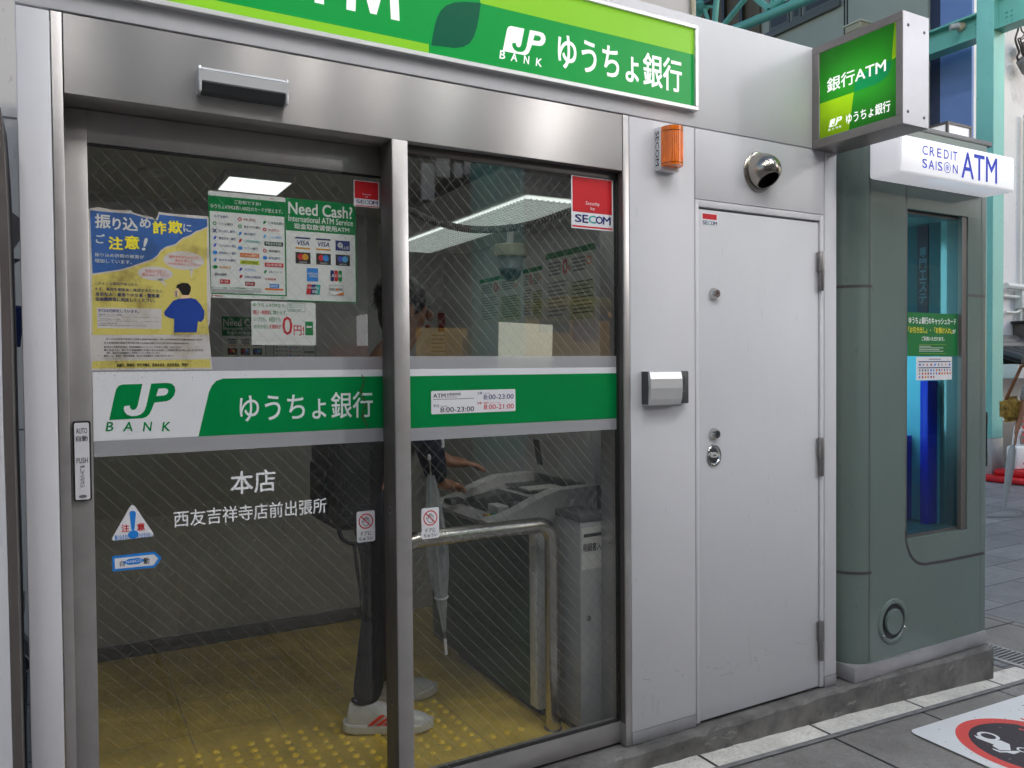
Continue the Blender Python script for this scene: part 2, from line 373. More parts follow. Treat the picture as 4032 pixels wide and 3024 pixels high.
def bank_word(mb, boxes, m, w, bold=.03):
    for ch, b in zip('BANK', boxes): mb.text(ch, *b, m, w, bold=bold, shear=.15)
def secom(mb, u0, v0, u1, v1, w, c=('print_navy', 'print_teal')):
    W = u1-u0; xs = [0, .19, .37, .375+.2, .79, 1.0]; xs = [0, .185, .205, .365, .375, .585, .57, .775, .775, 1]
    for k, ch in enumerate('SECOM'): mb.text(ch, u0+W*xs[2*k], v0, u0+W*xs[2*k+1], v1, c[1] if k == 2 else c[0], w+.0003*(k % 2), bold=.045)
# ------------------------------------------------------------------ ground (setting)
F0 = Fit('y', 0); FL = Fit('y', .113); FR = Fit('y', .035)
def tiles(name, c0, c1, mort, bw, bh, ms, off, origin, rough=.5, var=.3, spec=.4):
    m, n, b = nodes(name); N, L = n.nodes, n.links
    ge = N.new('ShaderNodeNewGeometry'); mp = N.new('ShaderNodeMapping'); mp.inputs['Location'].default_value = origin; L.new(ge.outputs['Position'], mp.inputs[0])
    br = N.new('ShaderNodeTexBrick'); br.offset = off; br.inputs['Scale'].default_value = 1; br.inputs['Brick Width'].default_value = bw; br.inputs['Row Height'].default_value = bh
    br.inputs['Mortar Size'].default_value = ms; br.inputs['Color1'].default_value = c0+(1,); br.inputs['Color2'].default_value = c1+(1,); br.inputs['Mortar'].default_value = mort+(1,); br.inputs['Mortar Smooth'].default_value = .3
    L.new(mp.outputs[0], br.inputs[0])
    z = N.new('ShaderNodeTexNoise'); z.inputs['Scale'].default_value = 3.5; z.inputs['Detail'].default_value = 9; z.inputs['Roughness'].default_value = .7; L.new(ge.outputs['Position'], z.inputs[0])
    z2 = N.new('ShaderNodeTexNoise'); z2.inputs['Scale'].default_value = 90; z2.inputs['Detail'].default_value = 3; L.new(ge.outputs['Position'], z2.inputs[0])
    r = N.new('ShaderNodeMapRange'); r.inputs[1].default_value = .3; r.inputs[2].default_value = .7; r.inputs[3].default_value = 1-var; r.inputs[4].default_value = 1+var*.6; L.new(z.outputs[0], r.inputs[0])
    r2 = N.new('ShaderNodeMapRange'); r2.inputs[1].default_value = .3; r2.inputs[2].default_value = .7; r2.inputs[3].default_value = .86; r2.inputs[4].default_value = 1.12; L.new(z2.outputs[0], r2.inputs[0])
    q = N.new('ShaderNodeMath'); q.operation = 'MULTIPLY'; L.new(r.outputs[0], q.inputs[0]); L.new(r2.outputs[0], q.inputs[1])
    sc = N.new('ShaderNodeVectorMath'); sc.operation = 'SCALE'; L.new(br.outputs[0], sc.inputs[0]); L.new(q.outputs[0], sc.inputs['Scale']); L.new(sc.outputs[0], b.inputs['Base Color'])
    b.inputs['Roughness'].default_value = rough; b.inputs['Specular IOR Level'].default_value = spec
    bp = N.new('ShaderNodeBump'); bp.inputs['Strength'].default_value = .35; bp.inputs['Distance'].default_value = .003
    iv = N.new('ShaderNodeMath'); iv.operation = 'MULTIPLY_ADD'; iv.inputs[1].default_value = -1.2; L.new(br.outputs['Fac'], iv.inputs[0]); L.new(z2.outputs[0], iv.inputs[2]); L.new(iv.outputs[0], bp.inputs['Height']); L.new(bp.outputs[0], b.inputs['Normal'])
    return m
tiles('paving_slabs', (.275, .258, .245), (.245, .230, .218), (.018, .017, .016), .545, .545, .008, 0, (.177, .152, 0), rough=.55)
tiles('far_paving', (.26, .26, .275), (.19, .19, .205), (.05, .05, .055), .60, .30, .006, .5, (0, 0, 0), rough=.45, var=.25)
tiles('edge_stone', (.88, .84, .76), (.84, .80, .72), (.05, .045, .04), .58, 3, .008, 0, (.352, 1, 0), rough=.6, var=.35)
mat('curb_concrete', (.15, .142, .135), .85, var=.5, scale=9, bump=.8, bscale=60)
def stains(name, pale, dark):                                # lime bloom and grime with their own ragged shapes
    n = MAT[name].node_tree; N, L = n.nodes, n.links; b_ = N['Principled BSDF']; src = b_.inputs['Base Color'].links[0].from_socket; ge = N.new('ShaderNodeNewGeometry')
    for col, sc, lo, hi in ((pale, 11, .60, .66), (dark, 17, .60, .70), (pale, 60, .68, .72)):
        mp = N.new('ShaderNodeMapping'); mp.inputs['Scale'].default_value = (.6, 1, 1.6); mp.inputs['Location'].default_value = (sc, sc*.7, 0); L.new(ge.outputs['Position'], mp.inputs[0])
        z = N.new('ShaderNodeTexNoise'); z.inputs['Scale'].default_value = sc; z.inputs['Detail'].default_value = 8; z.inputs['Roughness'].default_value = .7; L.new(mp.outputs[0], z.inputs[0])
        r = N.new('ShaderNodeMapRange'); r.inputs[1].default_value = lo; r.inputs[2].default_value = hi; r.inputs[4].default_value = .75; L.new(z.outputs[0], r.inputs[0])
        m = N.new('ShaderNodeMix'); m.data_type = 'RGBA'; m.inputs[7].default_value = col+(1,); L.new(r.outputs[0], m.inputs[0]); L.new(src, m.inputs[6]); src = m.outputs[2]
    L.new(src, b_.inputs['Base Color'])
stains('curb_concrete', (.34, .33, .32), (.05, .047, .045))
def specks(name, col, sc, thr):                             # trodden gum and grit
    n = MAT[name].node_tree; N, L = n.nodes, n.links; b_ = N['Principled BSDF']; src = b_.inputs['Base Color'].links[0].from_socket; ge = N.new('ShaderNodeNewGeometry')
    vo = N.new('ShaderNodeTexVoronoi'); vo.inputs['Scale'].default_value = sc; vo.inputs['Randomness'].default_value = 1; L.new(ge.outputs['Position'], vo.inputs['Vector'])
    sp = N.new('ShaderNodeSeparateColor'); L.new(vo.outputs['Color'], sp.inputs[0]); r = N.new('ShaderNodeMath'); r.operation = 'MULTIPLY'; r.inputs[1].default_value = thr; L.new(sp.outputs[0], r.inputs[0])
    lt = N.new('ShaderNodeMath'); lt.operation = 'LESS_THAN'; L.new(vo.outputs['Distance'], lt.inputs[0]); L.new(r.outputs[0], lt.inputs[1])
    f = N.new('ShaderNodeMath'); f.operation = 'MULTIPLY'; f.inputs[1].default_value = .6; L.new(lt.outputs[0], f.inputs[0])
    m = N.new('ShaderNodeMix'); m.data_type = 'RGBA'; m.inputs[7].default_value = col+(1,); L.new(f.outputs[0], m.inputs[0]); L.new(src, m.inputs[6]); L.new(m.outputs[2], b_.inputs['Base Color'])
specks('paving_slabs', (.09, .085, .08), 9, .10); specks('paving_slabs', (.36, .35, .34), 23, .09); specks('edge_stone', (.25, .22, .17), 30, .16); specks('far_paving', (.12, .12, .125), 8, .10)
stains('edge_stone', (.74, .71, .62), (.34, .30, .22)); stains('paving_slabs', (.30, .295, .29), (.15, .147, .145))
mat('gutter', (.22, .215, .215), .7, var=.3, scale=20, bump=.3, bscale=90)
def sheet(x0, x1, y0, y1, dz, m, name, step=.4):
    mb = MB(); xs = [x0+(x1-x0)*i/max(1, int((x1-x0)/step)) for i in range(max(1, int((x1-x0)/step))+1)]
    vs = []
    for x in xs: vs += [(x, y0, G(x)+dz), (x, y1, G(x)+dz)]
    mb.add(vs, [(2*i, 2*i+2, 2*i+3, 2*i+1) for i in range(len(xs)-1)], m); return struct(mb.build(name))
sheet(-40, 60, -40, 40, -.004, 'paving_slabs', 'ground', 1.0)
sheet(3.96, 40, -30, 30, .000, 'far_paving', 'pavement', .6)
sheet(1.0, 4.02, -.142, -.03, .003, 'edge_stone', 'kerb_strip')
sheet(1.0, 4.02, -.165, -.1425, .002, 'gutter', 'gutter_strip')
# rough concrete plinth under both booths, broken top edge
mb = MB(); random.seed(3); n = 90; vs = []
for i in range(n+1):
    x = -.2+3.955*i/n; g = G(x)-.02; yf = -.047-.028*max(0, (x-2.8)/.95); j = lambda a: random.uniform(-a, a)
    vs += [(x, yf+j(.003), g), (x, yf+j(.003), .10*0+g+(.172-g)*.55), (x, yf+j(.005), .168+j(.004)), (x, yf+.014+j(.006), .179+j(.0025)), (x, .09, .172), (x, 1.9, .165)]
fs = [(6*i+k, 6*i+6+k, 6*i+7+k, 6*i+1+k) for i in range(n) for k in range(5)]+[tuple(range(6))[::-1], tuple(6*n+k for k in range(6))]
mb.add(vs, fs, 'curb_concrete'); struct(mb.build('plinth'))

# ------------------------------------------------------------------ the white cash machine booth
booth = thing('bank_booth', 'white steel cash machine booth with glass doors under a green bank sign', 'bank booth', (1.34, .9, .18))
b = booth
B('pilaster', b, -.076, -.006, .0, .30, .15, 2.351, 'white_painted_steel', .004, 2)
B('fascia_panel', b, -.076, 2.761, .0, .05, 2.3555, 2.751, 'white_painted_steel', .003)
B('roof', b, -.07, 2.755, .052, 1.90, 2.50, 2.745, 'white_painted_steel', .003)
B('wall_panel', b, 1.7085, 2.0005, .0, .05, .224, 2.351, 'white_painted_steel', .002)
B('wall_panel', b, 2.0055, 2.6865, .0, .05, 2.0985, 2.351, 'white_painted_steel', .002)
B('wall_panel', b, 2.691, 2.761, .0, .05, .224, 2.351, 'white_painted_steel', .002)
B('base_trim', b, 1.7085, 2.0005, -.0015, .05, .1795, .222, 'base_steel', .001)
B('base_trim', b, 2.691, 2.761, -.0015, .05, .1795, .222, 'base_steel', .001)
MB().box(-.07, 2.755, .055, .06, .18, 2.49, 'groove').box(2.70, 2.757, .062, 1.90, .18, 2.49, 'white_painted_steel').build('backing', b) if False else None
B('side_wall', b, 2.70, 2.757, .055, 1.90, .18, 2.495, 'white_painted_steel', .002)
# dark backing seen in the open joints
mb = MB()
for (x0, x1, z0, z1) in ((1.70, 2.70, 2.04, 2.36), (1.998, 2.03, .182, 2.1), (2.655, 2.70, .182, 2.1), (-.07, 1.70, 2.345, 2.36)): mb.box(x0, x1, .04, .049, z0, z1, 'groove')
mb.build('joint_backing', b)
# header box with the door machinery, posts and mullion
hd = B('header_cover', b, .0205, 1.680, .002, .132, 2.162, 2.3515, 'header_steel', .002)
B('frame_post', b, -.0045, .0185, .0, .14, .15, 2.3515, 'frame_steel', .0015)
B('frame_post', b, 1.6815, 1.7065, .0, .14, .18, 2.3515, 'frame_steel', .0015)
B('mullion', b, .8495, .8975, .001, .098, .15, 2.1615, 'frame_steel', .002)
mul = MB(front(.0)); B('mullion_shade', b, .8478, .8493, .004, .097, .151, 2.160, 'dark_trim', .0004); B('jamb_shade', b, 1.6798, 1.6813, .004, .029, .26, 2.160, 'dark_trim', .0004)  # added dark plates, painting the dark reflection on the left faces
pl = Plane((.8477, 0, 0), (0, -1, 0), (0, 0, 1))
mm = MB(pl)
for z in (1.075, .50):
    mm = MB(pl); mm.ell(-.05, z, .0075, .010, 'groove', .0006).ring(-.05, z, .0085, .011, .002, 'frame_steel', .001); mm.build('screw', b)
# sliding door
door = B('door_leaf_frame', b, .019, .0705, .112, .150, .165, 2.160, 'frame_steel', .0015)
door.name = 'sliding_door'; LOC[door.name] = LOC[b.name]
B('top_rail', door, .0708, .900, .113, .149, 2.078, 2.160, 'frame_steel', .0012)
B('bottom_rail', door, .0708, .900, .113, .149, .165, .225, 'frame_steel', .0012)
B('end_stile', door, .8745, .901, .1135, .1485, .226, 2.077, 'dark_trim', .001)
B('gasket', door, .8668, .8738, .110, .150, .226, 2.077, 'rubber', .001)
B('gasket', door, .0708, .8662, .1145, .1205, 2.071, 2.0778, 'rubber', .0008)
def pane(x0, x1, y, z0, z1, m, name, par):
    mb = MB(front(y)); mb.rect(x0, z0, x1, z1, m, 0)
    mb.add([(x0, y, z0), (x1, y, z0), (x1, y, z1), (x0, y, z1), (x0, y+.006, z0), (x1, y+.006, z0), (x1, y+.006, z1), (x0, y+.006, z1)], [(0, 4, 5, 1), (1, 5, 6, 2), (2, 6, 7, 3), (3, 7, 4, 0)], 'rubber'); return mb.build(name, par)
lg = pane(.0710, .8664, .115, .226, 2.0708, 'wired_glass', 'glass_pane', door)
# vinyl on the sliding door glass
mb = MB(front(.115)); Z0, Z1, ZG, ZF0, ZF1 = 1.3165, 1.494, 1.473, 1.2755, 1.5325
mb.rect(.072, Z0, .866, Z1, 'band_white', .0006)
ga = [FL(*c4(*q)) for q in [(1235, 1140), (1262, 1020), (1290, 905), (1300, 860), (1318, 820), (1345, 790), (1390, 773)]]
mb.poly([(ga[0][0], Z0)]+[(a, z) for a, z in ga[1:-1]]+[(ga[-1][0], ZG), (.866, ZG), (.866, Z0)][0:3], 'band_green', .0010)
fl = lambda u, v_: None
bx = FL.box(c4(675, 808), c4(1095, 1018))
jp_logo(mb, lambda a, c: (bx[0]+(bx[2]-bx[0])*a, bx[1]+(bx[3]-bx[1])*c), 'band_green', 'band_white', .0012)
bank_word(mb, [FL.box(c4(a, 1046), c4(c, 1102)) for a, c in ((656, 706), (764, 826), (888, 948), (1006, 1060))], 'band_green', .0012)
mb.text('ゆうちょ銀行', *FL.box((943, 1553), (1469, 1642)), 'band_white', .0014, bold=.012, res=4)
mb.build('printed_band', lg)
mb = MB(front(.115)); mb.rect(.072, ZF0, .866, Z0-.0005, 'frost_film', .0006); mb.rect(.072, Z1+.0005, .866, ZF1, 'frost_film', .0006); mb.build('frosted_strip', lg)
mb = MB(front(.115)); mb.text('本店', *FL.box(c4(1434, 1356), c4(1716, 1476)), 'vinyl_white', .0007, bold=.018, res=4)
mb.build('branch_lettering', lg)
mb = MB(front(.115)); qa_, qb_ = FL.box((684, 2013), (690, 2078)), FL.box((1280, 1966), (1286, 2020)); mb.text('西友吉祥寺店前出張所', qa_[0], qa_[1], qb_[2], qa_[3], 'vinyl_white', .0007, bold=.014, res=4); mb.build('branch_lettering', lg)
# touch plate on the sliding door stile
mb = MB(front(.112)); q = FL.box(c4(456, 1040), c4(562, 1529)); q = (.0245, q[1], .0655, q[3])
mb.prism(rr(*q, .006), 0, .013, 'black'); tp = mb.build('touch_plate', door)
mb = MB(front(.112)); p0 = (q[0]+.004, q[1]+.004, q[2]-.004, q[3]-.004); mb.prism(rr(*p0, .004), .013, .015, 'sticker_white')
qc = (q[0]+q[2])/2; H = q[3]-q[1]; zt = lambda t: q[3]-H*t
mb.text('AUTO', qc-.0125, zt(.155), qc+.0125, zt(.085), 'print_ink', .0156); mb.text('自動', qc-.013, zt(.25), qc+.013, zt(.18), 'print_ink', .0156, bold=.03)
mb.text('PUSH', qc-.0125, zt(.525), qc+.0125, zt(.455), 'print_ink', .0156); mb.vtext('押してください', qc-.005, zt(.83), qc+.005, zt(.55), 'print_ink', .0156, bold=.02)
mb.ell(qc, zt(.94), .009, .004, 'print_grey', .0156); mb.build('plate_label', tp)
# fixed pane right of the mullion
fp = B('fixed_window_rail', b, .8978, 1.6812, .030, .075, .186, .258, 'frame_steel', .0015); fp.name = 'fixed_window'; LOC[fp.name] = LOC[b.name]
B('gasket', fp, .8978, 1.6812, .034, .048, .2585, .264, 'rubber', .0008)
B('gasket', fp, .8978, .9035, .034, .048, .265, 2.158, 'rubber', .0008); B('gasket', fp, 1.6755, 1.6812, .030, .048, .265, 2.158, 'rubber', .0008)
B('top_rail', fp, .8978, 1.6812, .034, .075, 2.135, 2.1612, 'dark_trim', .001)
rg = pane(.9040, 1.6752, .037, .2645, 2.1345, 'wired_glass_fixed', 'glass_pane', fp)
mb = MB(front(.037)); mb.rect(.905, Z0, 1.6750, Z1, 'band_white', .0006); mb.rect(.905, Z0+.0004, 1.6750, ZG, 'band_green', .0011); mb.build('printed_band', rg)
mb = MB(front(.037)); mb.rect(.905, ZF0+.003, 1.6750, Z0-.0005, 'frost_film', .0006); mb.rect(.905, Z1+.0005, 1.6750, ZF1, 'frost_film', .0006); mb.build('frosted_strip', rg)
# service door
B('door_frame', b, 2.0055, 2.0225, .001, .05, .186, 2.0965, 'white_painted_steel', .0015); B('door_frame', b, 2.6665, 2.6865, .001, .05, .186, 2.0965, 'white_painted_steel', .0015)
B('door_frame', b, 2.0230, 2.6660, .001, .05, 2.0725, 2.0965, 'white_painted_steel', .0015)
sd = B('service_door', b, 2.0265, 2.6600, .006, .045, .189, 2.0645, 'door_painted_steel', .002)
for z0, z1 in ((1.792, 1.948), (1.046, 1.202), (.297, .457)):
    zc = (z0+z1)/2; mb = MB()
    mb.lathe((2.6655, -.004, z0), (0, 0, 1), [(0, .0085), (.002, .010), (zc-z0-.0006, .010)], 'blade_steel', 16)
    mb.lathe((2.6655, -.004, zc+.0006), (0, 0, 1), [(0, .0125), (z1-zc-.003, .0125), (z1-zc, .011)], 'blade_steel', 16)
    mb.box(2.6495, 2.6655, -.0005, .006, zc+.001, z1-.003, 'blade_steel', .001); mb.box(2.6655, 2.6775, -.0005, .0012, z0, z1, 'blade_steel', .0003); mb.build('hinge', sd)
for px in (1157, 1709):
    q = onY(2814, px, .0); mb = MB(); o = Vector((q.x, .0062, q.z))
    mb.lathe(o, (0, -1, 0), [(0, .0225), (.006, .0215), (.018, .0155), (.020, .0145), (.020, .012), (.0215, .0115)], 'chrome')
    mb.p = front(.0062-.0222); mb.ell(q.x, q.z, .0028, .0055, 'groove', .0); mb.build('lock_cylinder', sd)
q = onY(2814, 1794, 0); mb = MB(); o = Vector((q.x, .0062, q.z))
mb.p = front(.0062); n = 36; vs = []
R1 = .036
prof = [(.036, 0), (.0365, .004), (.034, .007), (.030, .0065), (.0275, .003), (.026, .001), (.015, .0005)]
for r_, w_ in prof: vs += [mb.p.at(q.x+r_*math.cos(2*math.pi*k/n)*.95, q.z+r_*math.sin(2*math.pi*k/n)*1.12, w_) for k in range(n)]
mb.add(vs, [(i*n+k, i*n+(k+1) % n, (i+1)*n+(k+1) % n, (i+1)*n+k) for i in range(len(prof)-1) for k in range(n)]+[tuple((len(prof)-1)*n+k for k in range(n))], 'chrome', True)
ph = mb.build('pull_handle', sd)
mb = MB(front(.0062)); mb.prism([(q.x-.024, q.z), (q.x-.012, q.z+.010), (q.x+.012, q.z+.010), (q.x+.024, q.z), (q.x+.012, q.z-.007), (q.x-.012, q.z-.007)], .0012, .0062, 'alu').rect(q.x-.006, q.z-.0015, q.x+.006, q.z+.003, 'groove', .0065); mb.build('turn_grip', ph)
# room inside
mat('floor_yellow', (.66, .48, .10), .5, var=.24, scale=7, bump=.15, bscale=80)
mat('dot_yellow', (.86, .62, .07), .5, var=.15)
fl_ = B('tile_floor', b, -.06, 2.695, .155, 1.845, .10, .1795, 'floor_yellow', 0)
mb = MB(floor(.1797))
for k in range(-2, 11): mb.rect(.385+.30*k-.0012, .56 if k % 1 else .16, .385+.30*k+.0012, 1.84, 'mid_grey', .0004)
for y in (.57, .87, 1.19, 1.50): mb.rect(-.05, y-.0012, 2.2, y+.0012, 'mid_grey', .0003)
mb.build('tile_joints', fl_)
# 'tactile studs: rows of 60 mm pitch'
mb = MB()
for i in range(25):
    for j in range(8):
        x, y = .035+.0584*i, .302+.0548*j
        if x > 1.29 and y > .33: continue
        mb.lathe((x, y, .1796), (0, 0, 1), [(0, .0130), (.003, .0124), (.0060, .0098), (.0080, .006), (.0086, .002)], 'dot_yellow', 12)
mb.build('tactile_studs', fl_)['kind'] = 'stuff'
bw = B('back_wall', b, -.06, 1.86, 1.848, 1.89, .18, 2.49, 'booth_inner', 0)
B('skirting', bw, -.055, 1.5, 1.838, 1.8475, .18, .245, 'mid_grey', .001)
B('inner_side_wall', b, -.065, -.012, .31, 1.846, .18, 2.49, 'booth_inner', 0)
iw = B('inner_wall', b, 1.85, 1.90, .155, 1.846, .18, 2.49, 'booth_inner', 0)
B('inner_jamb', b, 1.7075, 1.849, .09, .14, .18, 2.34, 'booth_inner', 0)
B('ceiling', b, -.011, 1.849, .155, 1.846, 2.29, 2.33, 'booth_inner', 0)
B('ceiling_edge', b, -.011, 1.849, .1325, .154, 2.16, 2.33, 'booth_inner', 0)

# scuffs and scratches low on the service door and panels
mb = MB(front(.0058)); random.seed(4)
for a, b_, t in (((505, 835), (520, 1030), .0012), ((795, 882), (830, 890), .0025), ((848, 890), (862, 892), .002), ((540, 975), (556, 982), .003), ((535, 990), (566, 1000), .0022), ((600, 950), (615, 965), .002), ((600, 920), (640, 945), .0012), ((330, 1090), (410, 1068), .0018), ((288, 1045), (315, 1040), .002),
    ((365, 1003), (388, 1012), .0018), ((420, 1045), (445, 1025), .0015), ((240, 1030), (260, 1040), .0015), ((500, 90), (515, 135), .0012), ((785, 62), (803, 66), .0015), ((205, 1075), (240, 1068), .002), ((45, 1053), (62, 1058), .0018), ((320, 1050), (350, 1032), .0012), ((200, 1180), (205, 1230), .002), ((860, 1165), (915, 1180), .0016)):
    p_, q_ = F0(*c9(*a)), F0(*c9(*b_)); 
    if p_[0] > 2.03: mb.stroke([p_, ((p_[0]+q_[0])/2+.002, (p_[1]+q_[1])/2+.001), q_], t*.6, 'scuff', .0004)
mat('scuff', (.31, .30, .31), .7, var=.3); mb.build('scuff_marks', sd)['kind'] = 'stuff'
mb = MB(front(0))
for a, b_, t in (((1902, 485), (1906, 495), .003), ((1940, 1015), (1943, 1022), .003), ((1945, 1105), (1990, 1112), .002), ((2145, 1050), (2170, 1058), .0015), ((2185, 1080), (2200, 1084), .002), ((2085, 35), (2092, 70), .0012)):
    p_, q_ = F0(*c8(*a)), F0(*c8(*b_)); mb.stroke([p_, q_], t*.7, 'scuff', .0005)
for x0, z0, z1 in ((1948, 1205, 1400), (2007, 1200, 1300), (2038, 1250, 1340)):
    for k in range(26): p_ = F0(*c8(x0+random.gauss(0, 4), random.uniform(z0, z1))); mb.ell(p_[0], p_[1], random.uniform(.0004, .0013), random.uniform(.0005, .002), 'scuff', .0004, 6)
mb.build('scuff_marks', b)['kind'] = 'stuff'
# ------------------------------------------------------------------ signs on the booth
SG = srgb(2, 158, 66); SL = srgb(140, 205, 45); SD = srgb(0, 92, 66)
def lit(name, c, e, k=.55): mat(name, tuple(a*k*.5 for a in c), .35, var=.03, emit=0, spec=.15); m = MAT[name]; m.node_tree.nodes['Principled BSDF'].inputs['Emission Color'].default_value = tuple(c)+(1,); m.node_tree.nodes['Principled BSDF'].inputs['Emission Strength'].default_value = e
lit('sign_green', SG, .47); lit('sign_light', SL, .5); lit('sign_dark', SD, .45); lit('sign_white', (.86, .87, .86), .75)
fs = thing('fascia_sign', 'long green bank sign box across the top of the booth above the steel header', 'sign', (1.0, 0, 2.405))
mb = MB(); x0, x1, z0, z1 = -.03, 2.001, 2.405, 2.706
for a in ((x0, x1, z0, z0+.014), (x0, x1, z1-.014, z1), (x0, x0+.014, z0+.0142, z1-.0142), (x1-.014, x1, z0+.0142, z1-.0142)): mb.box(a[0], a[1], -.024, -.0005, a[2], a[3], 'alu', .0015)
mb.build('frame', fs)
mb = MB(front(-.012)); X0, X1, ZA, ZB = x0+.0143, x1-.0143, z0+.0143, z1-.0143
mb.rect(X0, ZA, X1, ZB, 'sign_green', 0)
mb.rect(X0, ZA, .962, 2.4485, 'sign_light', .0008)
mb.poly([(1.120, ZB), (1.1345, 2.6045), (X1, 2.6045), (X1, ZB)], 'sign_light', .0008)
lf = [F0(*c2(*q)) for q in [(618, 292), (628, 225), (640, 165), (655, 115), (678, 75), (710, 45), (760, 26), (820, 22), (925, 28), (915, 110), (900, 185), (882, 240), (855, 280), (815, 302), (760, 309), (690, 300)]]
mb.poly(lf, 'sign_dark', .0012); mb.build('face', fs)
mb = MB(front(-.012)); zb = F0(*c2(420, 141))[1]; xa, xb = F0(*c2(92, 75))[0], F0(*c2(421, 141))[0]; H = .168; zt = zb+H; tk = .026
mb.poly([(xa, zb), (xa+tk, zb), (xa+tk*1.25, zt-.035), (xa+(xb-xa)*.44, zb+.004), (xa+(xb-xa)*.56, zb+.004), (xb-tk*1.25, zt-.035), (xb-tk, zb), (xb, zb), (xb-.006, zt), (xb-tk*1.5, zt), ((xa+xb)/2, zb+.040), (xa+tk*1.5, zt), (xa+.006, zt)], 'sign_white', .0014)
xc = F0(*c1(1978, 35))[0]; mb.rect(xc-tk/2, zb, xc+tk/2, zt-.0235, 'sign_white', .0014); mb.rect(xc-.066, zt-.023, xc+.066, zt, 'sign_white', .0014)
xr = F0(*c1(1850, 8))[0]+.012; mb.text('A', xr-.155, zb, xr, zt, 'sign_white', .0014, .02, res=4); mb.build('lettering', fs); mb = MB(front(-.012))
bx = F0.box(c2(1052, 168), c2(1327, 352))
mb.text('ゆうちょ銀行', F0(*c2(1403, 300))[0], 2.4585, F0(*c2(2172, 500))[0], 2.5735, 'sign_white', .0014, bold=.022, res=4)
lx0, lx1 = F0(*c2(1060, 300))[0], F0(*c2(1327, 300))[0]; zt_, zb_ = F0(*c2(1100, 168))[1], F0(*c2(1055, 325))[1]
mb.build('lettering', fs)
mb = MB(front(-.012)); zlt = .5*(F0(*c2(1100, 168))[1]+F0(*c2(1270, 200))[1]); zlb = F0(*c2(1055, 325))[1]
jp_logo(mb, lambda a, c: (lx0+(lx1-lx0)*a, zlb+(zlt-zlb)*c), 'sign_white', 'sign_green', .0014)
for ch, (a, c_) in zip('BANK', (((1040, 345), (1076, 392)), ((1110, 362), (1150, 412)), ((1190, 375), (1227, 425)), ((1265, 395), (1303, 442)))):
    q0 = F0.box(c2(*a), c2(*c_)); mb.text(ch, q0[0], 2.4495, q0[2], 2.4755, 'sign_white', .0014, bold=.03, shear=.12)
mb.build('logo', fs)

# projecting light box, reads from the left
bs = thing('blade_sign', 'projecting steel light box sign with a glowing green bank face at the booth corner', 'sign', (2.69, -.2, 2.35))
X = 2.616; mb = MB(); t = .026
for a in ((-.392, -.0006, 2.349, 2.349+.034), (-.392, -.0006, 2.747-.03, 2.747), (-.392, -.392+t, 2.3832, 2.7168), (-.034, -.0006, 2.3832, 2.7168)): mb.box(X, X+.15, a[0], a[1], a[2], a[3], 'blade_steel', .0015)
mb.box(X+.13, X+.148, -.365, -.0345, 2.3835, 2.7165, 'band_white'); mb.build('frame', bs)
mb = MB(front(-.3925)); mb.rect(X+.001, 2.350, X+.149, 2.746, 'sign_steel', .0012)
mb.build('end_plate', bs)
for a, z in ((.030, 2.700), (.122, 2.690), (.030, 2.395), (.122, 2.385)):
    mb = MB(); mb.lathe((X+a, -.3938, z), (0, -1, 0), [(0, .006), (.0015, .0055), (.003, .003)], 'mid_grey', 12); mb.build('bolt', bs)
def acrylic(name, c):
    """Sign acrylic lit from behind by the tubes in the box."""
    m = bpy.data.materials.new(name); m.use_nodes = True; MAT[name] = m; n = m.node_tree; N, L = n.nodes, n.links; N.clear()
    o = N.new('ShaderNodeOutputMaterial'); t = N.new('ShaderNodeBsdfTranslucent'); t.inputs[0].default_value = tuple(c)+(1,)
    d = N.new('ShaderNodeBsdfPrincipled'); d.inputs['Base Color'].default_value = tuple(q*.6 for q in c)+(1,); d.inputs['Roughness'].default_value = .25
    x = N.new('ShaderNodeMixShader'); x.inputs[0].default_value = .45; L.new(t.outputs[0], x.inputs[1]); L.new(d.outputs[0], x.inputs[2]); L.new(x.outputs[0], o.inputs[0])
acrylic('blade_green', srgb(40, 150, 34)); acrylic('blade_light', srgb(165, 215, 20)); acrylic('blade_leaf', srgb(0, 140, 80)); lit('blade_white', (.9, .92, .9), .75, .5)
mat('sign_tube', (1, .98, .92), .4, emit=5.5)
mb = MB()
for z in (2.50, 2.60): mb.tube([(X+.075, -.350, z), (X+.075, -.05, z)], .008, 'sign_tube', 8)
mb.build('lamp_tube', bs)
FB = Fit('x', X); mb = MB(side(X+.004)); u0, u1, v0, v1 = .0345, .3655, 2.3835, 2.7165
LF = [(.190, 2.5195), (.193, 2.540), (.198, 2.562), (.210, 2.580), (.348, 2.588), (.343, 2.560), (.330, 2.538), (.310, 2.526), (.285, 2.5205)]
mb.poly([(u0, 2.520), (.190, 2.5195), (.168, v0), (u0, v0)], 'blade_light', 0)
mb.poly([(.168, v0), (u1, v0), (u1, 2.592), LF[4]]+LF[5:]+[LF[0]], 'blade_green', 0); mb.poly([(u0, 2.520)]+LF[:5]+[(.358, v1), (u0, v1)], 'blade_green', 0)
mb.poly([(.348, 2.588), (u1, 2.592), (u1, v1), (.358, v1)], 'blade_light', 0)
mb.poly(LF, 'blade_leaf', 0)
mb.build('face', bs); mb = MB(side(X+.004))
mb.text('銀行ATM', .070, 2.551, .325, 2.606, 'blade_white', .0016, bold=.022, res=4)
mb.build('lettering', bs); mb = MB(side(X+.004)); mb.text('ゆうちょ銀行', .157, 2.406, .343, 2.4465, 'blade_white', .0016, bold=.02, res=3); mb.build('lettering', bs)
mb = MB(side(X+.004)); jp_logo(mb, lambda a, c: (.079+.060*a, 2.416+.029*c), 'blade_white', 'blade_light', .0016)
for ch, a in zip('BANK', (.077, .094, .111, .127)): mb.text(ch, a, 2.403, a+.009, 2.411, 'blade_white', .0016, bold=.03)
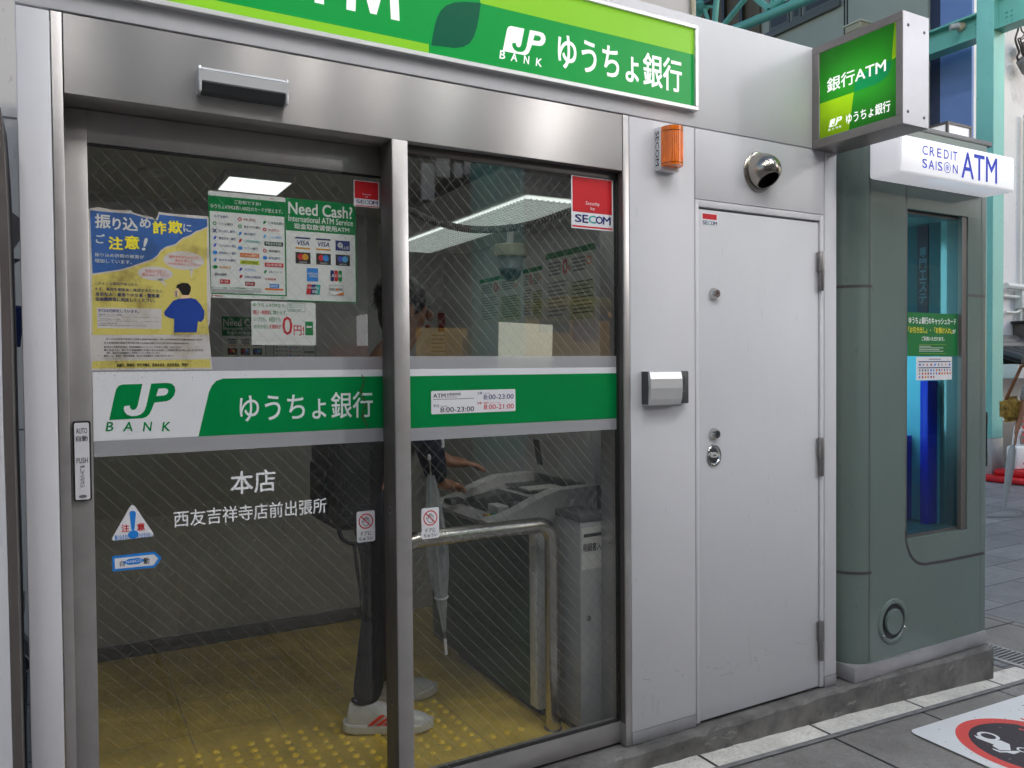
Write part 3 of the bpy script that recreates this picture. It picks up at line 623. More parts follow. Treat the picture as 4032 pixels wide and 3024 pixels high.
mb.build('logo', bs)

# ------------------------------------------------------------------ fittings on the front
q0 = F0.box((780, 262), (1133, 365)); ms = thing('door_sensor', 'silver door sensor box on the steel header above the sliding door', 'sensor', (.38, 0, 2.225))
xa, xb = onY(783, 330, -.045).x, onY(1136, 390, -.045).x; zt, zb = onY(783, 258, -.04).z, onY(790, 355, -.045).z
P = Plane((0, 0, 0), (0, -1, 0), (0, 0, 1))
mb = MB(Plane((xb, 0, 0), (0, -1, 0), (0, 0, 1)))
mb.prism([(0, zb), (.012, zb), (.030, zb+.006), (.046, zb+.024), (.048, zb+.050), (.044, zt-.004), (.036, zt), (0, zt)], 0, xb-xa, 'alu'); mb.build('cover', ms)
mb = MB(Plane((xb, 0, 0), (0, -1, 0), (0, 0, 1)))
mb.poly([(.0315, zb+.005), (.0475, zb+.023)], 'black') if False else None
mb.prism([(.013, zb-.003), (.031, zb+.003), (.0478, zb+.022), (.0478, zb+.026), (.030, zb+.008), (.013, zb+.001)], .008, xb-xa-.008, 'dark_grey'); mb.build('sensor_window', ms)
B('seam', ms, xa-.001, xb+.001, -.0488, -.0482, zb+.052, zb+.0532, 'mid_grey', 0)
for x in (xa, xb-.006): B('end_cap', ms, x-.001, x+.007, -.046, 0, zb-.002, zt+.001, 'alu', .003)
# amber alarm beacon
z0, z1 = onY(*c2(2020, 1055), -.02).z, onY(*c2(2100, 818), -.03).z; xa, xb = 1.818, 1.925
xa = onY(*c2(2018, 900), -.0).x; xb = onY(*c2(2178, 930), -.035).x
be = thing('alarm_beacon', 'amber flashing alarm beacon with white base on the white wall panel', 'beacon', ((xa+xb)/2, 0, z0))
mb = MB(floor(0)); W = xb-xa; z1 = z0+.150
B('base', be, xa, xb, -.030, 0, z0, z1, 'sticker_white', .004)
mat('amber', srgb(240, 118, 10), .18, var=.15, coat=.5); mat('amber_dark', srgb(120, 35, 5), .3)
pts = [(xa+.004, -.0305)]+[(xa+W/2-(W/2-.004)*math.cos(math.pi*i/16), -.0305-.048*math.sin(math.pi*i/16)**.8) for i in range(1, 16)]+[(xb-.004, -.0305)]
mb = MB(floor(0)); mb.prism(pts, z0+.012, z1-.004, 'amber'); ln = mb.build('lens', be)
mb = MB()
for k in range(1, 16, 1): mb.box(pts[k][0]-.0006, pts[k][0]+.0006, pts[k][1]-.0012, pts[k][1]+.002, z0+.026, z1-.022, 'amber')
for z in (z0+.020, z1-.020): mb.tube([(a, c-.0004, z) for a, c in pts], .0012, 'amber_dark', 6)
mb.build('ribs', ln)
mb = MB(Plane((xa, 0, 0), (0, -1, 0), (0, 0, 1))); mb.text('SECOM', -.045, (z0+z1)/2-.008, .075, (z0+z1)/2+.008, 'print_ink', .0006, bold=.03, rot=-math.pi/2) if False else None
mb = MB(front(-.0302)); mb.build
mb2 = MB(Plane((xa-.0002, -.015, (z0+z1)/2), (0, 0, 1), (0, 1, 0))); 
mb2 = MB(Plane((xa-.0004, -.015, (z0+z1)/2), (0, 0, -1), (0, -1, 0))); mb2.text('SECOM', -.060, -.009, .060, .009, 'print_ink', 0, bold=.04); mb2.build('lettering', be)
# round steel vent hood
vt = thing('vent_hood', 'round stainless vent hood on the white panel above the service door', 'vent', (2.335, 0, 2.226))
mb = MB(); vc = Vector((onY(2985, 678, 0).x, 0, onY(2985, 678, 0).z))
mb.lathe(vc, (0, -1, 0), [(0, .076), (.004, .076), (.008, .072), (.010, .064)], 'vent_steel', 40, False); mb.build('flange', vt)
bm = bmesh.new(); n, k = 40, 16; rows = []
for j in range(k):
    ph_ = math.pi/2*j/k; rows.append([bm.verts.new((vc.x+.066*math.cos(ph_)*math.cos(2*math.pi*i/n), -(.010+.086*math.sin(ph_)), vc.z+.066*math.cos(ph_)*math.sin(2*math.pi*i/n))) for i in range(n)])
tip = bm.verts.new((vc.x, -.096, vc.z))
for j in range(k-1):
    for i in range(n): bm.faces.new((rows[j][i], rows[j][(i+1) % n], rows[j+1][(i+1) % n], rows[j+1][i]))
for i in range(n): bm.faces.new((rows[-1][i], rows[-1][(i+1) % n], tip))
pn = Vector((.10, .62, 1)).normalized()                  # plane of the slanting mouth
bmesh.ops.bisect_plane(bm, geom=bm.verts[:]+bm.edges[:]+bm.faces[:], plane_co=(vc.x, -.010, vc.z-.071), plane_no=pn, clear_inner=True)
mb = MB(); mb.bm(bm, 'vent_steel', True)
hood = mb.build('hood', vt); sol = hood.modifiers.new('shell', 'SOLIDIFY'); sol.thickness = .0025; sol.offset = -1
mb = MB(front(-.0115)); mb.ell(vc.x, vc.z, .061, .061, 'black', 0); mb.build('duct', vt)
# key box
kb = thing('key_box', 'silver key box with dark grey end caps between the alarm beacon and the service door', 'key box', (1.868, 0, 1.355))
xa, xb = onY(*c5(1942, 830), -.0).x, onY(*c6(135, 830), -.03).x; zt, zb = onY(*c5(2060, 728), -.03).z, onY(*c5(2060, 938), -.03).z
B('back_shell', kb, xa, xb, -.024, 0, zb+.001, zt-.001, 'dark_grey', .004)
xm, xn = onY(*c5(1990, 830), -.045).x, onY(*c6(88, 830), -.05).x
mb = MB(Plane((xn, 0, 0), (0, -1, 0), (0, 0, 1)))
prf = [(.0, zb), (.040, zb), (.047, zb+.02), (.051, (zb+zt)/2), (.050, zt-.030), (.043, zt-.004), (.038, zt), (0, zt)]
mb.prism(prf, 0, xn-xm, 'alu'); cv = mb.build('cover', kb)
mb = MB(); mb.box(xm-.0005, xn+.0005, -.0515, -.0488, zt-.0285, zt-.0275, 'mid_grey'); mb.build('seam', cv)
mb = MB(Plane((xn+.021, 0, 0), (0, -1, 0), (0, 0, 1)))
zc = (zb+zt)/2
mb.prism([(0, zb+.002), (.036, zb+.002), (.040, zb+.030), (.040, zc-.016), (.030, zc-.010), (.027, zc), (.030, zc+.010), (.040, zc+.016), (.040, zt-.02), (.036, zt-.002), (0, zt-.002)], 0, .0205, 'dark_grey'); mb.build('end_cap', kb)
mb = MB(Plane((xm-.0006, 0, 0), (0, -1, 0), (0, 0, 1)))
mb.prism([(0, zb+.002), (.034, zb+.002), (.038, zc), (.034, zt-.002), (0, zt-.002)], 0, xm-xa-.001, 'dark_grey'); mb.build('end_cap', kb)
mb = MB()
for k in range(5): mb.box(xa+.003+.0045*k, xa+.005+.0045*k, -.0375, -.036, zb+.006, zt-.006, 'black')
mb.build('ribs', kb)

# ------------------------------------------------------------------ stickers
def sticker(name, label, cat, Y, fit, tl, br, r, thick=.0006, m='sticker_white', group=None):
    q = fit.box(tl, br); mb = MB(front(Y)); mb.prism(rr(*q, r), 0.0002, thick, m)
    o = mb.build(name); tag(o, label, cat, group); return o, q
def child_print(o, Y, fn, name='print'):
    mb = MB(front(Y)); fn(mb); c = mb.build(name, o); return c
def sec_sticker(label, Y, fit, tl, br, big):
    o, q = sticker('security_sticker', label, 'sticker', Y, fit, tl, br, .002, group='red and white security stickers'); W, H_ = q[2]-q[0], q[3]-q[1]
    def fn(mb):
        U = lambda a: q[0]+W*a; V = lambda a: q[3]-H_*a
        mb.rect(U(.03), V(.69), U(.97), V(.03), 'print_red', .0009)
        mb.text('Security', U(.34), V(.56), U(.67), V(.475), 'sticker_white', .0012); mb.text('by', U(.455), V(.645), U(.56), V(.575), 'sticker_white', .0012)
        secom(mb, U(.08), V(.885), U(.94), V(.735), .0012); mb.rect(U(.02), V(.975), U(.98), V(.945), 'print_red', .0012)
    child_print(o, Y, fn)
sec_sticker('small red and white security sticker at the top right of the sliding door glass', .115, FL, c2(147, 1117), c2(306, 1296), 0)
sec_sticker('large red and white security sticker at the top right of the fixed window', .037, FR, c2(1500, 1082), c2(1762, 1440), 1)
o, q = sticker('door_sticker', 'tiny red and white security sticker in the top left corner of the service door', 'sticker', .006, F0, c3(210, 1317), c3(315, 1413), .002, group='red and white security stickers')
def fn(mb):
    W, H_ = q[2]-q[0], q[3]-q[1]; mb.rect(q[0]+W*.08, q[1]+H_*.52, q[2]-W*.08, q[3]-H_*.08, 'print_red', .0009); secom(mb, q[0]+W*.06, q[1]+H_*.10, q[2]-W*.06, q[1]+H_*.40, .0012)
child_print(o, .006, fn)
# opening hours
o, q = sticker('hours_sign', 'white opening hours sign on the green band of the fixed window', 'sign', .0355, FR, c5(628, 853), c5(1153, 977), .004)
def fn(mb):
    W, H_ = q[2]-q[0], q[3]-q[1]; U = lambda a: q[0]+W*(a-255)/865; V = lambda a: q[3]-H_*(a-1257)/240
    T = lambda s, a, c, d, e, m, bold=.02: mb.text(s, U(a), V(e), U(d), V(c), m, .0010, bold, res=3)
    T('ATM', 273, 1284, 395, 1330, 'print_ink', .03); T('お取扱時間', 408, 1281, 545, 1310, 'print_ink'); T('Service Hours', 408, 1316, 508, 1328, 'print_ink', .01); mb.rect(U(272), V(1347), U(682), V(1343), 'print_ink', .001)
    T('平日', 273, 1398, 328, 1428, 'print_navy'); T('Weekdays', 342, 1410, 412, 1424, 'print_ink', .01); T('8:00-23:00', 342, 1428, 682, 1482, 'print_ink', .025)
    T('土曜', 716, 1277, 768, 1306, 'print_navy'); T('Saturdays', 782, 1288, 846, 1302, 'print_navy', .01); T('8:00-23:00', 780, 1308, 1100, 1362, 'print_navy', .025)
    T('日曜・休日', 716, 1384, 828, 1412, 'print_red'); T('Sundays / Holidays', 840, 1392, 960, 1404, 'print_red', .01); T('8:00-21:00', 782, 1414, 1102, 1468, 'print_red', .025)
child_print(o, .0355, fn, 'lettering')
# mind-the-door stickers
def hand_sticker(label, Y, fit, tl, br):
    o, q = sticker('hand_sticker', label, 'sticker', Y, fit, tl, br, .006, group='no hands door stickers'); W, H_ = q[2]-q[0], q[3]-q[1]
    def fn(mb):
        U = lambda a: q[0]+W*a; V = lambda a: q[3]-H_*a; cx, cyy, r = U(.5), V(.33), W*.40
        hand = [(-.16, -.62), (.22, -.62), (.40, -.1), (.40, .30), (.31, .36), (.25, .28), (.22, .05), (.21, .50), (.13, .57), (.06, .50), (.05, .08), (.0, .58), (-.08, .60), (-.13, .52), (-.11, .05), (-.20, .42), (-.28, .43), (-.31, .35), (-.26, -.10), (-.48, .08), (-.57, .06), (-.55, -.04), (-.30, -.40)]
        hp = [(cx+a*r*1.02, cyy+c_*r*1.0) for a, c_ in hand]; mb.stroke(hp+hp[:1], r*.055, 'print_ink', .0009)
        mb.ring(cx, cyy, r, r, r*.14, 'print_red', .0011); s = r*.66; mb.stroke([(cx-s, cyy+s), (cx+s, cyy-s)], r*.13, 'print_red', .0013)
        mb.text('ドアに', U(.22), V(.80), U(.80), V(.66), 'print_ink', .001, bold=.03); mb.text('ちゅうい', U(.11), V(.955), U(.89), V(.83), 'print_ink', .001, bold=.03)
    child_print(o, Y, fn)
hand_sticker('white no-hands sticker on the sliding door glass left of the mullion', .115, FL, c8(165, 66), c8(281, 246))
hand_sticker('white no-hands sticker on the fixed window just right of the mullion', .037, FR, c8(569, 46), c8(680, 225))
# caution triangle
mb = MB(front(.115)); tri = [FL(*c7(*p)) for p in [(697, 236), (706, 246), (948, 214), (957, 200), (834, 26), (818, 24), (808, 34), (697, 224)]]
tri = [FL(*c7(*p)) for p in [(696, 232), (700, 242), (712, 245), (945, 220), (956, 212), (955, 200), (842, 34), (832, 25), (820, 24), (810, 32)]]
mb.prism(tri, .0002, .0006, 'sticker_white'); o = tag(mb.build('caution_sticker'), 'white triangular caution sticker with a blue exclamation mark on the sliding door', 'sticker')
def fn(mb):
    f = lambda a, c_: FL(*c7(a, c_))
    mb.poly([f(806, 72), f(812, 63), f(826, 59), f(840, 62), f(846, 72), f(838, 170), f(834, 180), f(822, 181), f(817, 174)], 'print_blue', .001); cc = f(829, 207); mb.ell(cc[0], cc[1], .0125, .0112, 'print_blue', .001)
    mb.text('注', *FL.box(c7(755, 147), c7(805, 189)), 'print_red', .001, .04); mb.text('意', *FL.box(c7(852, 137), c7(902, 180)), 'print_red', .001, .04)
    mb.text('駆け込まない', *FL.box(c7(714, 212), c7(806, 236)), 'print_blue', .001, .02); mb.text('立ち止まらない', *FL.box(c7(852, 198), c7(942, 222)), 'print_blue', .001, .02)
child_print(o, .115, fn)
mb = MB(front(.115)); f = lambda a, c_: FL(*c7(a, c_))
mb.prism([f(697, 343), f(962, 314), f(1006, 354), f(962, 412), f(701, 437)], .0002, .0006, 'print_blue'); o = tag(mb.build('arrow_sticker'), 'blue edged arrow sticker low on the sliding door glass', 'sticker')
def fn(mb):
    mb.poly([f(713, 357), f(958, 330), f(984, 356), f(956, 398), f(716, 422)], 'sticker_white', .0009)
    mb.text('自', *FL.box(c7(745, 371), c7(775, 404)), 'print_ink', .0012, .02); mb.text('動', *FL.box(c7(893, 352), c7(930, 388)), 'print_ink', .0012, .02)
    c0 = f(833, 374); mb.poly([(c0[0]-.028, c0[1]), (c0[0]-.012, c0[1]+.008), (c0[0]+.012, c0[1]+.008), (c0[0]+.028, c0[1]), (c0[0]+.012, c0[1]-.008), (c0[0]-.012, c0[1]-.008)], 'print_blue', .0012); mb.text('NABCO', c0[0]-.018, c0[1]-.003, c0[0]+.018, c0[1]+.004, 'sticker_white', .0015, .02)
child_print(o, .115, fn)
# ------------------------------------------------------------------ posters on the sliding door
# fraud warning, taped on the outside, torn along its top edge and stained
C13 = mk(340, 800, 900/2212); FO = Fit('y', .113); g = lambda a, c_: FO(*C13(a, c_))
po = thing('warning_poster', 'torn stained yellow and blue fraud warning poster on the sliding door glass', 'poster', (.17, .112, 1.49))
def aged(name, col, st=.35):
    m, n, b_ = nodes(name); N, L = n.nodes, n.links; b_.inputs['Roughness'].default_value = .6
    ge = N.new('ShaderNodeNewGeometry'); z = N.new('ShaderNodeTexNoise'); z.inputs['Scale'].default_value = 9; z.inputs['Detail'].default_value = 9; z.inputs['Roughness'].default_value = .68; L.new(ge.outputs['Position'], z.inputs[0])
    r = N.new('ShaderNodeValToRGB'); e = r.color_ramp.elements; e[0].position = .33; e[1].position = .52
    e[0].color = (col[0]*(1-st)*.95, col[1]*(1-st)*.85, col[2]*(1-st)*.7, 1); e[1].color = tuple(col)+(1,)
    L.new(z.outputs[0], r.inputs[0]); L.new(r.outputs[0], b_.inputs['Base Color'])
    z2 = N.new('ShaderNodeTexNoise'); z2.inputs['Scale'].default_value = 14; z2.inputs['Detail'].default_value = 4; L.new(ge.outputs['Position'], z2.inputs[0])
    bp = N.new('ShaderNodeBump'); bp.inputs['Strength'].default_value = .35; bp.inputs['Distance'].default_value = .006; L.new(z2.outputs[0], bp.inputs['Height']); L.new(bp.outputs[0], b_.inputs['Normal'])
aged('poster_paper', (.56, .53, .50), .45); aged('poster_yellow', (.60, .51, .12), .55); aged('poster_blue', srgb(34, 84, 150), .4); aged('poster_panel', (.55, .52, .50), .25)
Z = .1145
sheet_pts = [g(*q) for q in [(48, 1620), (32, 800), (14, 60), (40, 50), (120, 38), (240, 62), (300, 66), (440, 72), (450, 92), (560, 120), (640, 138), (668, 165), (690, 120), (705, 82), (760, 95), (900, 108), (1060, 118), (1172, 126), (1182, 140), (1190, 500), (1205, 900), (1196, 1160), (1180, 1200), (1200, 1400), (1222, 1610), (900, 1612), (500, 1616)]]
mb = MB(front(Z)); mb.prism(sheet_pts, .0002, .0010, 'poster_paper'); sh = mb.build('sheet', po)
mb = MB(front(Z)); W = .0013
edge = [(60, 680), (200, 660), (330, 640), (420, 615), (520, 580), (640, 540), (690, 500), (720, 455), (770, 420), (860, 395), (930, 335), (1010, 305), (1060, 270), (1100, 258), (1170, 225)]
mb.poly([g(*q) for q in [(55, 700)]+[(a, c_+16) for a, c_ in edge]+[(1165, 800), (1175, 1180), (1190, 1270), (60, 1275)]], 'poster_yellow', W)
mb.poly([g(*q) for q in [(60, 1528), (1195, 1510), (1205, 1592), (52, 1600)]], 'poster_yellow', W)
mb.poly([g(*q) for q in edge[::-1]+[(60, 680), (36, 110), (40, 66), (120, 78), (240, 88), (430, 100), (560, 140), (640, 158), (690, 165), (708, 110), (1060, 148), (1168, 152)]], 'poster_blue', W+.0002)
mb.poly([g(*q) for q in [(100, 1010), (728, 1022), (726, 1218), (105, 1208)]], 'poster_panel', W+.0003); mb.poly([g(*q) for q in [(150, 1280), (1160, 1295), (1165, 1508), (150, 1500)]], 'poster_panel', W+.0003)
for cx, cyy, rx, ry in ((945, 555, 195, 90), (668, 680, 170, 68)):
    q = g(cx, cyy); q2 = g(cx+rx, cyy); q3 = g(cx, cyy+ry); mb.ell(q[0], q[1], q2[0]-q[0], q[1]-q3[1], 'poster_panel', W+.0003)
mb.poly([g(1000, 630), g(1035, 640), g(1015, 730)], 'poster_panel', W+.0003); mb.poly([g(690, 735), g(740, 735), g(780, 810)], 'poster_panel', W+.0003)
mb.build('printed_areas', sh)
mb = MB(front(Z)); W = .0021
def T(s, tl, br, m, bold=.03, **k): mb.text(s, *FO.box(C13(*tl), C13(*br)), m, W, bold, **k)
T('振', (80, 100), (236, 250), 'paper_inside', .04); T('り', (252, 140), (335, 262), 'paper_inside', .04); T('込', (350, 135), (500, 272), 'paper_inside', .04); T('め', (515, 138), (625, 245), 'paper_inside', .04)
T('詐', (640, 170), (775, 305), 'print_yellow', .05); T('欺', (790, 165), (930, 302), 'print_yellow', .05); T('に', (938, 200), (1018, 282), 'paper_inside', .03)
T('ご', (90, 295), (180, 392), 'paper_inside', .04); T('注', (212, 320), (355, 455), 'print_yellow', .05); T('意', (368, 310), (515, 450), 'print_yellow', .05); T('!', (535, 335), (595, 460), 'paper_inside', .05, shear=.2)
T('振り込め詐欺の被害が', (80, 478), (560, 540), 'paper_inside', .02); T('増加しています。', (80, 535), (440, 592), 'paper_inside', .02)
T('還付金がありますので', (800, 500), (1090, 545), 'print_pink', .03); T('指示に従って', (858, 540), (1030, 575), 'print_pink', .03); T('ATMを操作して下さい。', (782, 570), (1108, 612), 'print_pink', .03)
T('至急□×□□に', (566, 638), (778, 680), 'print_pink', .03); T('振り込んで下さい!', (540, 672), (802, 716), 'print_pink', .03)
T('このような電話があったら', (80, 757), (495, 803), 'print_navy', .01); T('まず、事実を関係者に確認するとともに、', (82, 812), (756, 868), 'print_navy', .02)
T('身近な人・最寄りの交番・警察署・', (86, 858), (736, 918), 'print_navy', .04); T('金融機関等に相談してください。', (86, 906), (668, 962), 'print_navy', .03)
T('手口は巧妙化しています。', (112, 1022), (508, 1064), 'print_navy', .03); T('~最近多くなっている事例~', (115, 1070), (352, 1090), 'print_ink', .02)
for k, (z_, e_) in enumerate(((1102, 708), (1122, 322), (1142, 708), (1162, 300), (1184, 590))): T('●サラ金等借金の返済、会社でのトラブル、被害者の捨て人のため' if k == 0 else '振り込ませる(オレオレ詐欺)' if k == 1 else '●公的機関を装い、還付金の受取りのためといってATMの操作を誘導し' if k == 2 else '込ませる(還付金詐欺)' if k == 3 else '※公的機関が、電話によるATMの操作を指示することはありません。', (115+(20 if k % 2 else 0), z_-8), (e_, z_+9), 'print_ink', .01)
T('振り込め詐欺等の被害者の迅速な被害回復を図る、振り込め詐欺救済法(犯罪利用預金口座等に', (190, 1306), (1132, 1332), 'print_ink', .01)
T('係る被害回復分配金の支払等に関する法律)が施行されております(平成20年6月21日)。', (170, 1342), (1000, 1368), 'print_ink', .01)
T('●具体的な犯罪利用口座は、預金保険機構がインターネットを利用して順次、公告されます。', (172, 1382), (920, 1404), 'print_ink', .01); T('●公告前でも、振込先の金融機関にお客さまのお名前、ご連絡先等をお申し出いただければ', (172, 1410), (1132, 1434), 'print_ink', .01)
T('順次、振込先の金融機関から手続等についてご案内いたします。', (196, 1438), (716, 1460), 'print_ink', .01); T('●詳しくは、金融庁、預金保険機構、振込先の金融機関までお問い合わせください。', (172, 1466), (848, 1488), 'print_ink', .01)
T('金融庁、財務省、厚生労働省、農林水産省、経済産業省、警察庁', (292, 1550), (992, 1580), 'print_ink', .03)
mb.build('lettering', sh)
mb = MB(front(Z)); W = .0019
mb.poly([g(*q) for q in [(848, 1250), (850, 1120), (800, 1110), (758, 1085), (752, 1055), (790, 1005), (840, 945), (905, 920), (1000, 915), (1060, 930), (1110, 985), (1142, 1045), (1138, 1120), (1110, 1150), (1080, 1140), (1068, 1250)]], 'print_coat_blue', W)
mb.poly([g(*q) for q in [(905, 925), (918, 890), (1000, 885), (1005, 918)]], 'print_skin_print', W+.0002); mb.poly([g(*q) for q in [(850, 905), (852, 860), (880, 820), (905, 850), (895, 900)]], 'print_skin_print', W+.0002); mb.poly([g(*q) for q in [(858, 850), (880, 848), (880, 905), (862, 905)]], 'print_grey', W+.0004)
mb.poly([g(*q) for q in [(868, 820), (880, 790), (930, 770), (985, 775), (1012, 810), (1010, 850), (990, 890), (930, 888), (900, 840), (888, 822)]], 'print_hair_print', W+.0004)
mb.build('man_picture', sh)
mb = MB(front(Z)); random.seed(11)                       # mould specks on the lower border and the band below it
for k in range(230):
    a = random.uniform(30, 1230); c_ = random.gauss(1560, 55) if k < 150 else random.gauss(1650, 25); q = g(a, c_); r = random.uniform(.0003, .0011)
    if c_ < 1610: mb.ell(q[0], q[1], r, r*random.uniform(.5, 1), 'print_ink', .0024, 5)
mb.build('stains', sh)['kind'] = 'stuff'
# dirt specks on the vinyl band itself
mb = MB(front(.115)); random.seed(5)
for k in range(260):
    x = random.uniform(.075, .83); z = 1.494-abs(random.gauss(0, .018)) if k < 150 else 1.494-abs(random.gauss(0, .07)); r = random.uniform(.0002, .0009)
    if x > .40 and k % 3: x = random.uniform(.075, .40)
    mb.ell(x, z, r, r*random.uniform(.5, 1), 'print_hair_print', .0019, 5)
c_ = FL(1425, 1480)[0]
for k in range(90):
    z = 1.478-.158*k/90; x = c_+.006*math.sin(k*.16)+random.gauss(0, .0016)+.008*k/90; r = random.uniform(.0007, .0021); mb.ell(x, z, r, r*1.3, 'print_brown' if k % 3 else 'print_hair_print', .0019, 6)
mb.build('dirt', bpy.data.objects['glass_pane'])['kind'] = 'stuff'

# ---- posters fixed behind the glass
YI = .1235; FI = Fit('y', YI); C14 = mk(800, 730, 640/2212)
def inside_poster(name, label, quad, r, m='paper_white', group=None):
    q = FI.box(*quad); mb = MB(front(YI)); mb.prism(rr(*q, r), 0, .0006, m); o = mb.build(name); tag(o, label, 'poster', group); return o, q
def card_list(o, q, f, Y):
    """white card list with green head; f maps crop pixels to plane"""
    mb = MB(front(Y)); W = .0009
    P_ = lambda a, c_: f(*C14(a, c_))
    u0, v0, u1, v1 = q; h = v1-v0; w_ = u1-u0
    U = lambda t: u0+w_*t; V = lambda t: v1-h*t
    mb.rect(U(.0), V(.19), U(1), V(.045), 'band_green', W); mb.rect(U(.0), V(.955), U(.018), V(.19), 'band_green', W); mb.rect(U(.982), V(.955), U(1), V(.19), 'band_green', W); mb.rect(U(.0), V(.965), U(1), V(.953), 'band_green', W)
    W = .0013
    mb.text('ご存知ですか?', U(.33), V(.105), U(.67), V(.068), 'paper_white', W, .02); mb.text('ゆうちょATMは約1,400社のカードが使えます。', U(.03), V(.165), U(.96), V(.12), 'paper_white', W, .01)
    mb.text('JP', U(.80), V(.035), U(.84), V(.018), 'print_red', W, .04); mb.text('JP 郵便局', U(.02), V(.992), U(.16), V(.972), 'print_red', W, .02); mb.text('JP ゆうちょ銀行', U(.78), V(.992), U(.98), V(.972), 'print_green', W, .02)
    rows = [[('みずほ銀行', 'navy', None), ('MUFG', 'maroon', 'o'), ('三井住友銀行', 'darkgreen', 'g')], [('りそな銀行', 'ink', 'go'), ('埼玉りそな銀行', 'ink', 'go'), ('ちばぎん', 'red', 'o')],
            [('きらぼし銀行', 'blueink', 'x'), ('横浜銀行', 'blueink', 'p'), ('スルガ銀行', 'sky', 'q')], [('東京スター銀行', 'navy', 's'), ('三井住友信託銀行', 'teal', 'r'), ('PRESTIA', 'G', None)],
            [('ジャパンネット銀行', 'navy', 's'), ('ソニー銀行', 'navy', 'e'), ('楽天銀行', 'ink', 'o')], [('住信SBIネット銀行', 'blueink', 'e'), ('じぶん銀行', 'O', None), ('新生銀行', 'blueink', 'e')],
            [('あおぞら銀行', 'blueink', 'p'), ('BANCO DO BRASIL', 'Y', None), ('信用金庫', 'R', None)], [('信用組合', 'gold', 'gg'), ('ろうきん', 'blue', 's'), ('JAバンク', 'darkgreen', 'g')],
            [('野村證券', 'ink', None), ('SMBC日興証券', 'blueink', 'm'), ('大和証券', 'red', None)], [('第一生命', 'P', None), ('EPOS', 'M', None), ('SAISON CARD', 'B', None)]]
    box = {'G': 'darkgreen', 'O': 'orange', 'Y': 'lightgreen', 'R': 'red', 'P': 'red', 'M': 'maroon', 'B': 'blue'}
    for i, row in enumerate(rows):
        for j, (s, c_, ic) in enumerate(row):
            a0 = .04+.32*j; z = .235+.068*i+.012*j
            if c_ in box:
                k = .75 if c_ in 'PMB' else 1
                mb.rect(U(a0+.03+(.06 if k < 1 else 0)), V(z+.018), U(a0+.03+.25*k), V(z-.022), 'print_'+box[c_], W); mb.text(s, U(a0+.05+(.05 if k < 1 else 0)), V(z+.010), U(a0+.25*k+.01), V(z-.014), 'print_ink' if c_ == 'Y' else 'paper_white', W+.0004, .02)
            else:
                x = a0+(.085 if ic else .03); mb.text(s, U(x), V(z+.013), U(min(x+.030*len(s)+.03, a0+.30)), V(z-.013), 'print_'+c_, W, .02)
                if ic:
                    cc = {'o': 'red', 'g': 'green', 'go': 'green', 'x': 'navy', 'p': 'blue', 'q': 'sky', 's': 'purple', 'r': 'red', 'e': 'blue', 'gg': 'green', 'm': 'red'}[ic]; xx, zz, r = U(a0+.035), V(z), w_*.025
                    if ic in ('o', 'go'): mb.ring(xx, zz, r, r, r*.5, 'print_'+cc, W, 14)
                    elif ic in ('e', 'gg'): mb.ell(xx, zz, r*1.2, r, 'print_'+cc, W, 14)
                    elif ic == 'x': mb.stroke([(xx-r, zz-r), (xx+r, zz+r)], r*.5, 'print_'+cc, W); mb.stroke([(xx-r, zz+r), (xx+r, zz-r)], r*.5, 'print_'+cc, W+.0002)
                    else: mb.poly([(xx-r*.8, zz-r), (xx+r*.4, zz-r*.6), (xx+r, zz+r), (xx-r*.3, zz+r*.8)], 'print_'+cc, W)
    mb.text('当ステッカーに掲載していない提携金融機関のカードも使えます。', U(.02), V(.912), U(.66), V(.895), 'print_green', W, .01)
    for k, z in enumerate((.922, .934, .945)): mb.rect(U(.03), V(z+.002), U(.66-.1*(k == 2)), V(z-.002), 'print_grey', W)
    mb.rect(U(.71), V(.91), U(.955), V(.892), 'print_orange', W); mb.build('print', o)
o, q = inside_poster('card_list_poster', 'white poster listing accepted bank cards under a green heading beside the torn fraud poster', (C14(64, 66), C14(1138, 1560)), .006)
card_list(o, q, FI, YI)
